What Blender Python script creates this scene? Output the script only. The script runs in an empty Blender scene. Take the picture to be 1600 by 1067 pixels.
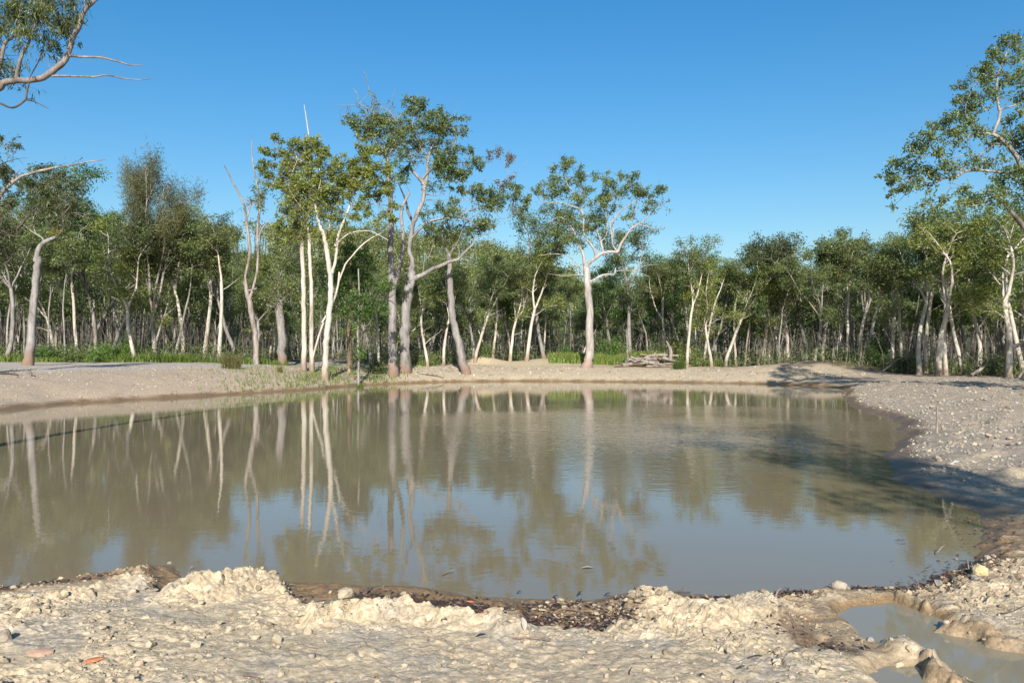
import bpy, math, random
import numpy as np
from mathutils import Vector

sc = bpy.context.scene
COL = sc.collection
R = math.radians

# ------------------------------------------------------------------ camera, world, sun, exposure
F_PX, CX, HY, EYE = 1244.0, 800.0, 545.0, 2.0      # focal length in photo pixels, horizon row, eye height over the water
cam_d = bpy.data.cameras.new('camera')
cam = bpy.data.objects.new('camera', cam_d)
COL.objects.link(cam)
cam_d.sensor_width = 36.0
cam_d.lens = 36.0 * F_PX / 1600.0
cam_d.shift_y = (HY - 533.5) / 1600.0
cam_d.clip_start = 0.1
cam_d.clip_end = 3000
cam.location = (0, 0, EYE)
cam.rotation_euler = (R(90), 0, 0)
sc.camera = cam

SUN_EL = 30.0
SUN_AZ = 2.0                                        # sun stands behind the camera, a touch to the right
w = bpy.data.worlds.new('World')
sc.world = w
w.use_nodes = True
nt = w.node_tree
bg = nt.nodes['Background']
sky = nt.nodes.new('ShaderNodeTexSky')
sky.sky_type = 'NISHITA'
sky.sun_disc = False
sky.sun_elevation = R(SUN_EL)
sky.sun_rotation = R(180.0 - SUN_AZ)
sky.altitude = 50
sky.air_density = 1.3
sky.dust_density = 1.0
sky.ozone_density = 5.0
gm = nt.nodes.new('ShaderNodeGamma'); gm.inputs[1].default_value = 0.9      # the camera's softer highlights and vivid colour
hs = nt.nodes.new('ShaderNodeHueSaturation'); hs.inputs['Saturation'].default_value = 1.38
nt.links.new(sky.outputs[0], gm.inputs[0]); nt.links.new(gm.outputs[0], hs.inputs['Color']); nt.links.new(hs.outputs[0], bg.inputs[0])
bg.inputs[1].default_value = 0.094
sun_d = bpy.data.lights.new('sun', 'SUN')
sun_d.energy = 4.6
sun_d.angle = R(0.53)
sun_d.color = (1.0, 0.955, 0.885)
sun = bpy.data.objects.new('sun', sun_d)
COL.objects.link(sun)
sun.rotation_euler = (R(90 - SUN_EL), 0, R(SUN_AZ))
sun.location = (0, -20, 40)
sc.view_settings.view_transform = 'Standard'
sc.view_settings.look = 'None'
sc.view_settings.exposure = 0.85
sc.view_settings.gamma = 1.0
sc.view_settings.use_curve_mapping = False
sc.cycles.max_bounces = 6
sc.cycles.diffuse_bounces = 3
sc.cycles.glossy_bounces = 3
sc.cycles.transmission_bounces = 4
sc.cycles.transparent_max_bounces = 4

# ------------------------------------------------------------------ noise
def _hash(ix, iy, seed):
    h = (ix.astype(np.int64) * 374761393 + iy.astype(np.int64) * 668265263 + seed * 974634777) & 0xFFFFFFFF
    h = ((h ^ (h >> 13)) * 1274126177) & 0xFFFFFFFF
    h = ((h ^ (h >> 16)) * 2246822519) & 0xFFFFFFFF
    h = h ^ (h >> 15)
    return (h & 0xFFFFFF) / float(0xFFFFFF)

def vnoise(x, y, seed=0):
    ix = np.floor(x); iy = np.floor(y)
    fx = x - ix; fy = y - iy
    fx = fx * fx * (3 - 2 * fx); fy = fy * fy * (3 - 2 * fy)
    a = _hash(ix, iy, seed); b = _hash(ix + 1, iy, seed)
    c = _hash(ix, iy + 1, seed); d = _hash(ix + 1, iy + 1, seed)
    return (a * (1 - fx) + b * fx) * (1 - fy) + (c * (1 - fx) + d * fx) * fy

def fbm(x, y, octv=4, seed=0):
    s = 0; a = 0.5
    for k in range(octv):
        s = s + a * (vnoise(x, y, seed + k) * 2 - 1)
        x = x * 2.03 + 17.1; y = y * 2.03 + 5.3; a *= 0.5
    return s

def worley(x, y, seed=0):
    ix = np.floor(x); iy = np.floor(y)
    best = np.full(x.shape, 9.0); rid = np.zeros(x.shape)
    for dx in (-1, 0, 1):
        for dy in (-1, 0, 1):
            jx = ix + dx; jy = iy + dy
            px = jx + _hash(jx, jy, seed); py = jy + _hash(jx, jy, seed + 7)
            d = (px - x) ** 2 + (py - y) ** 2
            m = d < best
            best = np.where(m, d, best)
            rid = np.where(m, _hash(jx, jy, seed + 13), rid)
    return np.sqrt(best), rid

def sstep(a, b, x):
    t = np.clip((x - a) / (b - a), 0, 1)
    return t * t * (3 - 2 * t)

# ------------------------------------------------------------------ mesh builder
class MB:
    def __init__(s):
        s.V = []; s.Q = []; s.T = []; s.qm = []; s.tm = []; s.tint = []; s.qs = []; s.ts = []; s.n = 0
    def add(s, V, F, mat=0, tint=0.5, smooth=False):
        V = np.asarray(V, float).reshape(-1, 3); F = np.asarray(F, np.int64)
        s.V.append(V)
        s.tint.append(np.full(len(V), tint) if np.isscalar(tint) else np.asarray(tint, float))
        if F.shape[1] == 4:
            s.Q.append(F + s.n); s.qm.append(np.full(len(F), mat)); s.qs.append(np.full(len(F), smooth))
        else:
            s.T.append(F + s.n); s.tm.append(np.full(len(F), mat)); s.ts.append(np.full(len(F), smooth))
        s.n += len(V)
    def mesh(s, name, mats):
        V = np.concatenate(s.V); 
        Q = np.concatenate(s.Q) if s.Q else np.zeros((0, 4), np.int64)
        T = np.concatenate(s.T) if s.T else np.zeros((0, 3), np.int64)
        mi = np.concatenate([*s.qm, *s.tm]); sm = np.concatenate([*s.qs, *s.ts])
        me = bpy.data.meshes.new(name)
        me.vertices.add(len(V)); me.vertices.foreach_set('co', V.astype(np.float32).ravel())
        L = np.concatenate([Q.ravel(), T.ravel()]).astype(np.int32)
        me.loops.add(len(L)); me.loops.foreach_set('vertex_index', L)
        st = np.concatenate([np.arange(len(Q)) * 4, len(Q) * 4 + np.arange(len(T)) * 3]).astype(np.int32)
        tot = np.concatenate([np.full(len(Q), 4), np.full(len(T), 3)]).astype(np.int32)
        me.polygons.add(len(st)); me.polygons.foreach_set('loop_start', st); me.polygons.foreach_set('loop_total', tot)
        for m in (mats if isinstance(mats, (list, tuple)) else [mats]): me.materials.append(m)
        me.polygons.foreach_set('material_index', mi.astype(np.int32))
        me.polygons.foreach_set('use_smooth', sm.astype(bool))
        at = me.attributes.new('tint', 'FLOAT', 'POINT'); at.data.foreach_set('value', np.concatenate(s.tint).astype(np.float32))
        me.update(calc_edges=True); me.validate()
        return me
    def build(s, name, mats, parent=None, loc=(0, 0, 0)):
        o = bpy.data.objects.new(name, s.mesh(name, mats)); COL.objects.link(o)
        o.location = loc
        if parent: o.parent = parent
        return o

def nrm(v):
    v = np.asarray(v, float); l = np.linalg.norm(v, axis=-1, keepdims=True)
    return v / np.maximum(l, 1e-9)

def catmull(P, k=4):
    P = np.asarray(P, float)
    if len(P) < 3: 
        t = np.linspace(0, 1, k + 1)[:, None]
        return P[0] * (1 - t) + P[1] * t
    Q = np.vstack([2 * P[0] - P[1], P, 2 * P[-1] - P[-2]])
    out = []
    for i in range(1, len(Q) - 2):
        for j in range(k):
            t = j / k
            out.append(0.5 * ((2 * Q[i]) + (-Q[i-1] + Q[i+1]) * t + (2*Q[i-1] - 5*Q[i] + 4*Q[i+1] - Q[i+2]) * t*t + (-Q[i-1] + 3*Q[i] - 3*Q[i+1] + Q[i+2]) * t**3))
    out.append(P[-1])
    return np.array(out)

def tube(mb, P, rad, n=7, mat=0, rng=None, rough=0.0, tint=0.5, cap=True):
    P = np.asarray(P, float); rad = np.asarray(rad, float); k = len(P)
    T = np.gradient(P, axis=0); T = nrm(T)
    ref = np.array([0.0, 1.0, 0.0]) if abs(T[0][1]) < 0.9 else np.array([1.0, 0, 0])
    u = nrm(np.cross(T[0], ref)); U = np.zeros((k, 3))
    for i in range(k):
        u = u - T[i] * np.dot(u, T[i]); u = u / max(np.linalg.norm(u), 1e-9); U[i] = u
    W = np.cross(T, U)
    a = np.linspace(0, 2 * math.pi, n, endpoint=False)
    rr = np.repeat(rad[:, None], n, 1)
    if rng is not None and rough > 0:
        rr = rr * (1 + rng.normal(0, rough, (k, n)) + rng.normal(0, rough, (1, n)))
    V = P[:, None, :] + rr[..., None] * (np.cos(a)[None, :, None] * U[:, None, :] + np.sin(a)[None, :, None] * W[:, None, :])
    V = V.reshape(-1, 3)
    i = np.arange(k - 1)[:, None] * n; j = np.arange(n)[None, :]; j2 = (j + 1) % n
    F = np.stack([i + j, i + j2, i + n + j2, i + n + j], -1).reshape(-1, 4)
    mb.add(V, F, mat, tint, True)
    if cap:
        for ring, c in ((0, P[0]), (k - 1, P[-1])):
            Vc = np.vstack([V[ring * n:(ring + 1) * n], c]); m = np.arange(n)
            Fc = np.stack([m, (m + 1) % n, np.full(n, n)], -1)
            if ring == 0: Fc = Fc[:, ::-1]
            mb.add(Vc, Fc, mat, tint, False)

def leaves(mb, C, L, W, droop, rng, mat=0, tint=None, up=0.0):
    n = len(C)
    if n == 0: return
    d = nrm(rng.normal(0, 1, (n, 3)) + np.array([0, 0, -droop]))
    s = nrm(np.cross(d, rng.normal(0, 1, (n, 3)) + np.array([0, 0, up])))
    l = (L * rng.uniform(0.5, 1.55, n))[:, None]; wd = (W * rng.uniform(0.7, 1.3, n))[:, None]
    nn = np.cross(d, s)
    V = np.stack([C, C + d * l * 0.45 + s * wd * 0.5 + nn * wd * 0.12, C + d * l, C + d * l * 0.45 - s * wd * 0.5 + nn * wd * 0.12], 1).reshape(-1, 3)
    F = np.arange(n * 4).reshape(n, 4)
    t = rng.uniform(0, 1, n) if tint is None else np.clip(tint + rng.normal(0, 0.22, n), 0, 1)
    mb.add(V, F, mat, np.repeat(t, 4), False)

def ico(sub=0):
    t = (1 + 5 ** 0.5) / 2
    V = np.array([(-1,t,0),(1,t,0),(-1,-t,0),(1,-t,0),(0,-1,t),(0,1,t),(0,-1,-t),(0,1,-t),(t,0,-1),(t,0,1),(-t,0,-1),(-t,0,1)], float)
    V = nrm(V)
    F = np.array([(0,11,5),(0,5,1),(0,1,7),(0,7,10),(0,10,11),(1,5,9),(5,11,4),(11,10,2),(10,7,6),(7,1,8),(3,9,4),(3,4,2),(3,2,6),(3,6,8),(3,8,9),(4,9,5),(2,4,11),(6,2,10),(8,6,7),(9,8,1)])
    for _ in range(sub):
        V = list(map(tuple, V)); c = {}; G = []
        def mid(a, b):
            k = (min(a, b), max(a, b))
            if k not in c:
                m = nrm((np.array(V[a]) + np.array(V[b])) / 2); V.append(tuple(m)); c[k] = len(V) - 1
            return c[k]
        for a, b, d in F:
            ab, bd, da = mid(a, b), mid(b, d), mid(d, a)
            G += [(a, ab, da), (b, bd, ab), (d, da, bd), (ab, bd, da)]
        V = np.array(V); F = np.array(G)
    return V, F

def tag(o, label=None, cat=None, group=None, kind=None):
    if label: o['label'] = label
    if cat: o['category'] = cat
    if group: o['group'] = group
    if kind: o['kind'] = kind
    return o

def empty(name, loc, label=None, cat=None, group=None):
    o = bpy.data.objects.new(name, None); COL.objects.link(o); o.location = loc
    o.empty_display_size = 0.3
    return tag(o, label, cat, group)

# ------------------------------------------------------------------ materials
class NT:
    def __init__(s, name):
        s.m = bpy.data.materials.new(name); s.m.use_nodes = True; s.t = s.m.node_tree
        s.b = s.t.nodes['Principled BSDF']; s.out = s.t.nodes['Material Output']
    def n(s, typ, **kw):
        x = s.t.nodes.new(typ)
        for k, v in kw.items(): setattr(x, k, v)
        return x
    def l(s, a, b): s.t.links.new(a, b)
    def coord(s, kind='Object', scale=(1, 1, 1)):
        c = s.n('ShaderNodeTexCoord'); mp = s.n('ShaderNodeMapping'); mp.inputs['Scale'].default_value = scale
        s.l(c.outputs[kind], mp.inputs[0]); return mp.outputs[0]
    def noise(s, vec, scale, detail=4, rough=0.6, dist=0.0):
        x = s.n('ShaderNodeTexNoise'); x.inputs['Scale'].default_value = scale; x.inputs['Detail'].default_value = detail
        x.inputs['Roughness'].default_value = rough; x.inputs['Distortion'].default_value = dist
        s.l(vec, x.inputs['Vector']); return x.outputs['Fac']
    def ramp(s, fac, stops):
        x = s.n('ShaderNodeValToRGB'); e = x.color_ramp.elements
        while len(e) < len(stops): e.new(0.5)
        for i, (p, c) in enumerate(stops):
            e[i].position = p; e[i].color = (*c, 1) if len(c) == 3 else c
        s.l(fac, x.inputs[0]); return x.outputs[0]
    def mix(s, fac, a, b, blend='MIX'):
        x = s.n('ShaderNodeMix'); x.data_type = 'RGBA'; x.blend_type = blend
        for v, i in ((fac, 0), (a, 6), (b, 7)):
            if hasattr(v, 'links') or hasattr(v, 'is_linked'): s.l(v, x.inputs[i])
            elif isinstance(v, (int, float)): x.inputs[i].default_value = v
            else: x.inputs[i].default_value = (*v, 1)
        return x.outputs[2]
    def math(s, op, a, b=0.5, c=None):
        x = s.n('ShaderNodeMath', operation=op)
        for i, v in enumerate((a, b, c)):
            if v is None: continue
            if hasattr(v, 'is_linked'): s.l(v, x.inputs[i])
            else: x.inputs[i].default_value = v
        return x.outputs[0]
    def attr(s, name, out='Fac'):
        x = s.n('ShaderNodeAttribute'); x.attribute_name = name; return x.outputs[out]
    def bump(s, h, strength, dist, prev=None):
        x = s.n('ShaderNodeBump'); x.inputs['Strength'].default_value = strength; x.inputs['Distance'].default_value = dist
        s.l(h, x.inputs['Height'])
        if prev is not None: s.l(prev, x.inputs['Normal'])
        return x.outputs[0]

def leaf_mat(name, dark, mid, light, transl=0.42):
    t = NT(name)
    oi = t.n('ShaderNodeObjectInfo')
    f = t.math('MULTIPLY_ADD', oi.outputs['Random'], 0.34, -0.17)
    f = t.math('ADD', t.attr('tint'), f)
    c = t.ramp(f, [(0.08, dark), (0.5, mid), (0.95, light)])
    t.l(c, t.b.inputs['Base Color'])
    t.b.inputs['Roughness'].default_value = 0.42
    t.b.inputs['Specular IOR Level'].default_value = 0.5
    tr = t.n('ShaderNodeBsdfTranslucent'); ms = t.n('ShaderNodeMixShader'); ms.inputs[0].default_value = transl
    g = t.mix(1.0, c, (1.15, 1.2, 0.55), 'MULTIPLY')
    t.l(g, tr.inputs[0]); t.l(t.b.outputs[0], ms.inputs[1]); t.l(tr.outputs[0], ms.inputs[2])
    t.l(ms.outputs[0], t.out.inputs[0])
    return t.m

M = {}
M['leaf_olive'] = leaf_mat('leaf_olive', (0.085, 0.104, 0.026), (0.18, 0.215, 0.046), (0.31, 0.34, 0.072))
M['leaf_gum'] = leaf_mat('leaf_gum', (0.066, 0.098, 0.040), (0.14, 0.192, 0.064), (0.24, 0.28, 0.085))
M['leaf_dark'] = leaf_mat('leaf_dark', (0.045, 0.064, 0.030), (0.092, 0.12, 0.046), (0.16, 0.175, 0.058))
M['leaf_green'] = leaf_mat('leaf_green', (0.040, 0.085, 0.022), (0.085, 0.16, 0.030), (0.15, 0.24, 0.045))
M['leaf_forest'] = leaf_mat('leaf_forest', (0.070, 0.100, 0.038), (0.148, 0.195, 0.064), (0.25, 0.295, 0.090))
M['leaf_light'] = leaf_mat('leaf_light', (0.085, 0.105, 0.038), (0.165, 0.19, 0.062), (0.27, 0.28, 0.085))
M['leaf_near'] = leaf_mat('leaf_near', (0.055, 0.080, 0.030), (0.12, 0.15, 0.045), (0.23, 0.23, 0.06))
M['leaf_wispy'] = leaf_mat('leaf_wispy', (0.07, 0.08, 0.040), (0.13, 0.14, 0.060), (0.19, 0.18, 0.065))
M['leaf_dead'] = leaf_mat('leaf_dead', (0.07, 0.06, 0.05), (0.13, 0.115, 0.095), (0.20, 0.17, 0.13), 0.15)
M['leaf_yellow'] = leaf_mat('leaf_yellow', (0.20, 0.19, 0.02), (0.36, 0.32, 0.03), (0.5, 0.44, 0.05))
M['grass'] = leaf_mat('grass', (0.055, 0.09, 0.018), (0.12, 0.18, 0.028), (0.24, 0.27, 0.06), 0.35)
M['grass_dry'] = leaf_mat('grass_dry', (0.10, 0.10, 0.035), (0.19, 0.17, 0.06), (0.32, 0.27, 0.12), 0.3)
M['litter'] = leaf_mat('litter', (0.030, 0.022, 0.018), (0.11, 0.060, 0.035), (0.28, 0.20, 0.13), 0.05)

def bark_mat(name, pale, mid, dark, scale=3.0, contrast=(0.36, 0.56, 0.74), base=None, streak=0.25):
    t = NT(name)
    v = t.coord('Object', (1, 1, streak))
    oi = t.n('ShaderNodeObjectInfo')
    vv = t.n('ShaderNodeVectorMath', operation='ADD'); t.l(v, vv.inputs[0])
    sh = t.math('MULTIPLY', oi.outputs['Random'], 37.0); cb = t.n('ShaderNodeCombineXYZ'); t.l(sh, cb.inputs[0]); t.l(sh, cb.inputs[2]); t.l(cb.outputs[0], vv.inputs[1])
    n1 = t.noise(vv.outputs[0], scale, 6, 0.65, 0.4)
    c = t.ramp(n1, [(contrast[0], dark), (contrast[1], mid), (contrast[2], pale)])
    n2 = t.noise(vv.outputs[0], scale * 5, 5, 0.7)
    c = t.mix(0.55, c, t.ramp(n2, [(0.34, (0.34, 0.31, 0.28)), (0.5, (0.92, 0.91, 0.90)), (0.66, (1.15, 1.14, 1.13))]), 'MULTIPLY')
    if base:                                        # scorched or fibrous bark round the foot of the trunk
        sp = t.n('ShaderNodeSeparateXYZ'); tc = t.n('ShaderNodeTexCoord'); t.l(tc.outputs['Object'], sp.inputs[0])
        z = t.math('ADD', sp.outputs['Z'], t.math('MULTIPLY', n1, -2.6))
        f = t.ramp(t.math('MULTIPLY_ADD', z, 0.5, 0.5), [(0.0, (0.85, 0.85, 0.85)), (0.30, (0, 0, 0))])
        c = t.mix(f, c, base)
    t.l(c, t.b.inputs['Base Color']); t.b.inputs['Roughness'].default_value = 0.85
    t.b.inputs['Specular IOR Level'].default_value = 0.2
    t.l(t.bump(n2, 0.6, 0.03, t.bump(n1, 0.5, 0.06)), t.b.inputs['Normal'])
    return t.m

M['bark_paper'] = bark_mat('bark_paper', (0.548, 0.498, 0.423), (0.415, 0.365, 0.295), (0.166, 0.124, 0.091), 3.2, (0.24, 0.40, 0.60), (0.22, 0.15, 0.10))
M['bark_forest'] = bark_mat('bark_forest', (0.415, 0.386, 0.340), (0.266, 0.241, 0.207), (0.083, 0.071, 0.058), 2.6, (0.32, 0.52, 0.72))
M['bark_gum'] = bark_mat('bark_gum', (0.349, 0.324, 0.303), (0.241, 0.220, 0.203), (0.108, 0.095, 0.083), 2.2, (0.28, 0.5, 0.7), (0.20, 0.125, 0.085))
M['bark_gum_pale'] = bark_mat('bark_gum_pale', (0.448, 0.411, 0.373), (0.349, 0.315, 0.282), (0.199, 0.166, 0.137), 1.8, (0.25, 0.46, 0.68), (0.27, 0.19, 0.15))
M['bark_near'] = bark_mat('bark_near', (0.299, 0.257, 0.228), (0.207, 0.174, 0.154), (0.100, 0.083, 0.071), 5.0, (0.3, 0.5, 0.68))
M['bark_dark'] = bark_mat('bark_dark', (0.183, 0.158, 0.137), (0.116, 0.100, 0.083), (0.050, 0.042, 0.035), 2.5)
M['bark_red'] = bark_mat('bark_red', (0.365, 0.274, 0.207), (0.241, 0.158, 0.112), (0.091, 0.062, 0.046), 2.8)
M['wood_dead'] = bark_mat('wood_dead', (0.415, 0.365, 0.320), (0.307, 0.261, 0.224), (0.141, 0.116, 0.100), 3.0)
M['twig'] = bark_mat('twig', (0.332, 0.282, 0.232), (0.224, 0.187, 0.154), (0.108, 0.083, 0.066), 4.0)

def rock_mat(name, a, b, c, scale=14):
    t = NT(name)
    v = t.coord('Object'); oi = t.n('ShaderNodeObjectInfo')
    n1 = t.noise(v, scale, 6, 0.65)
    f = t.math('ADD', n1, t.math('MULTIPLY_ADD', t.attr('tint'), 0.5, -0.25))
    col = t.ramp(f, [(0.25, c), (0.5, b), (0.78, a)])
    t.l(col, t.b.inputs['Base Color']); t.b.inputs['Roughness'].default_value = 0.92; t.b.inputs['Specular IOR Level'].default_value = 0.2
    t.l(t.bump(n1, 0.6, 0.01), t.b.inputs['Normal'])
    return t.m
M['rock_pale'] = rock_mat('rock_pale', (0.42, 0.368, 0.288), (0.325, 0.275, 0.207), (0.199, 0.158, 0.112))
M['rock_grey'] = rock_mat('rock_grey', (0.415, 0.390, 0.349), (0.282, 0.249, 0.212), (0.116, 0.100, 0.083))
M['rock_yellow'] = rock_mat('rock_yellow', (0.515, 0.432, 0.249), (0.432, 0.349, 0.183), (0.249, 0.191, 0.100))
M['clod'] = rock_mat('clod', (0.43, 0.352, 0.242), (0.37, 0.30, 0.203), (0.20, 0.158, 0.105), 30)
M['terracotta'] = rock_mat('terracotta', (0.515, 0.224, 0.108), (0.415, 0.158, 0.071), (0.266, 0.100, 0.050), 20)
M['terracotta_pale'] = rock_mat('terracotta_pale', (0.498, 0.332, 0.232), (0.415, 0.257, 0.174), (0.282, 0.166, 0.108), 20)

# ------------------------------------------------------------------ terrain
def gp(px, py, z=0.0):
    D = (EYE - z) * F_PX / (py - HY)
    return ((px - CX) / F_PX * D, D)

shore_px = [(0,640),(100,632),(200,625),(300,620),(400,614),(480,610),(540,604),(600,600),(680,597),(740,596),(850,595.5),(1000,597),(1100,598),
            (1200,600),(1290,604),(1326,608),(1318,616),(1322,626),(1345,640),(1385,652),(1411,664),(1414,680),(1398,705),(1386,725),(1390,744),(1424,762),
            (1462,777),(1510,793),(1530,806),(1535,840),(1531,868),(1494,884),(1455,906),(1411,917),(1379,920),(1328,917),(1290,919),(1250,924),
            (1150,933),(1060,927),(1000,923),(940,935),(880,938),(800,934),(720,926),(650,917),(560,915),(500,912),(450,907),(400,896),(340,897),(290,906),(276,887),(235,882),(200,888),(100,906),(0,921)]
pond = [gp(*p) for p in shore_px] + [(-6.0, 7.2), (-7.9, 10), (-9.6, 14), (-12.2, 18.3), (-15.8, 22.6)]
pond = np.array(pond)
for _ in range(2):                                   # round the corners a little
    a = pond; b = np.roll(pond, -1, 0)
    pond = np.stack([a * 0.75 + b * 0.25, a * 0.25 + b * 0.75], 1).reshape(-1, 2)

def pond_dist(x, y):
    sh = x.shape; x = x.ravel(); y = y.ravel()
    out = np.full(x.shape, 400.0)
    near = (np.abs(x) < 45) & (y > 2) & (y < 75)
    X = x[near]; Y = y[near]
    d2 = np.full(X.shape, 1e9); ins = np.zeros(X.shape, bool)
    A = pond; B = np.roll(pond, -1, 0)
    for (ax, ay), (bx, by) in zip(A, B):
        ex, ey = bx - ax, by - ay
        t = np.clip(((X - ax) * ex + (Y - ay) * ey) / (ex * ex + ey * ey + 1e-12), 0, 1)
        d2 = np.minimum(d2, (X - ax - t * ex) ** 2 + (Y - ay - t * ey) ** 2)
        c = (ay > Y) != (by > Y)
        if by != ay:
            ins ^= c & (X < (bx - ax) * (Y - ay) / (by - ay) + ax)
    d = np.sqrt(d2); out[near] = np.where(ins, -d, d)
    far = ~near
    out[far] = np.maximum(6.0, np.hypot(x[far], y[far] - 28) - 22)
    return out.reshape(sh)

FRONT_PX = [-600, 0, 380, 440, 500, 560, 600, 700, 900, 1050, 1200, 1400, 1600, 2200]
FRONT_D = [50, 48, 48, 54, 62, 58, 53, 57, 63, 58, 52, 47, 42, 40]
def front(px): return np.interp(px, FRONT_PX, FRONT_D)

ridges = []
def ridge(pts, r, h, rough, z=0.1):
    ridges.append(([gp(px, py, z) for px, py in pts], r, h, rough))
ridge([(300,940),(370,925),(440,915),(490,925)], 0.20, 0.12, 1.0)
ridge([(60,960),(150,935),(240,915)], 0.16, 0.05, 0.8)
ridge([(205,905),(270,893)], 0.13, 0.035, 0.7)
ridge([(490,985),(560,978),(650,968),(740,985),(800,1000)], 0.13, 0.075, 0.7)
ridge([(740,950),(800,955)], 0.10, 0.05, 0.6)
ridge([(970,950),(1040,955),(1100,965),(1190,958)], 0.24, 0.11, 0.7)
ridge([(1060,985),(1110,985)], 0.12, 0.07, 1.0)
ridge([(1280,935),(1340,932),(1400,930)], 0.10, 0.05, 0.6)
ridge([(505,935),(570,948)], 0.16, -0.16, 0)
ridge([(560,925),(700,935),(790,945)], 0.14, -0.06, 0)
ridge([(850,975),(930,980)], 0.16, -0.055, 0)
ridge([(262,915),(280,930)], 0.1, -0.08, 0)
ridge([(1240,980),(1330,1020),(1400,1035)], 0.16, -0.06, 0)

puddle_px = [[(1318,956),(1350,947),(1400,944),(1440,956),(1480,974),(1530,996),(1580,1014),(1660,1040),(1700,1120),(1600,1090),(1545,1068),(1500,1046),(1470,1026),(1430,1008),(1395,1003),(1372,998),(1345,982)],
             [(1368,1054),(1395,1042),(1440,1042),(1490,1056),(1560,1095),(1420,1110)], [(1262,1011),(1280,1009),(1284,1018),(1264,1019)], [(478,940),(520,932),(575,938),(610,948),(560,962),(500,958)]]
mud_px = [[(452,908),(520,909),(600,914),(660,918),(760,925),(850,934),(835,950),(800,968),(745,972),(690,960),(640,951),(590,962),(540,966),(490,955),(455,940),(440,925)],
          [(238,886),(285,886),(305,903),(292,925),(268,940),(246,928),(240,905)], [(820,950),(900,944),(965,948),(955,985),(900,992),(840,985)], [(1240,972),(1300,975),(1345,1000),(1380,1010),(1390,1035),(1340,1030),(1270,1008)]]
muds = [np.array([gp(a_, b_, 0.02) for a_, b_ in q]) for q in mud_px]
PUDDLE_Z = 0.035
puddles = [np.array([gp(a_, b_, PUDDLE_Z) for a_, b_ in q]) for q in puddle_px]
clay_ridges = [([gp(a_, b_, 0.06) for a_, b_ in q], r, h) for q, r, h in (([(1396,1012),(1440,1028),(1492,1058)], 0.07, 0.075), ([(1492,978),(1545,992),(1600,1008),(1650,1025)], 0.10, 0.075), ([(1405,934),(1440,950)], 0.07, 0.045))]

def poly_d(x, y, poly):
    d2 = np.full(x.shape, 1e9); ins = np.zeros(x.shape, bool)
    for (ax, ay), (bx, by) in zip(poly, np.roll(poly, -1, 0)):
        ex, ey = bx - ax, by - ay
        t = np.clip(((x - ax) * ex + (y - ay) * ey) / (ex * ex + ey * ey + 1e-12), 0, 1)
        d2 = np.minimum(d2, (x - ax - t * ex) ** 2 + (y - ay - t * ey) ** 2)
        if by != ay: ins ^= ((ay > y) != (by > y)) & (x < (bx - ax) * (y - ay) / (by - ay) + ax)
    return np.where(ins, -np.sqrt(d2), np.sqrt(d2))

def seg_d(x, y, pts):
    d2 = np.full(x.shape, 1e9)
    for (ax, ay), (bx, by) in zip(pts[:-1], pts[1:]):
        ex, ey = bx - ax, by - ay
        t = np.clip(((x - ax) * ex + (y - ay) * ey) / (ex * ex + ey * ey + 1e-12), 0, 1)
        d2 = np.minimum(d2, (x - ax - t * ex) ** 2 + (y - ay - t * ey) ** 2)
    return np.sqrt(d2)

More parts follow.
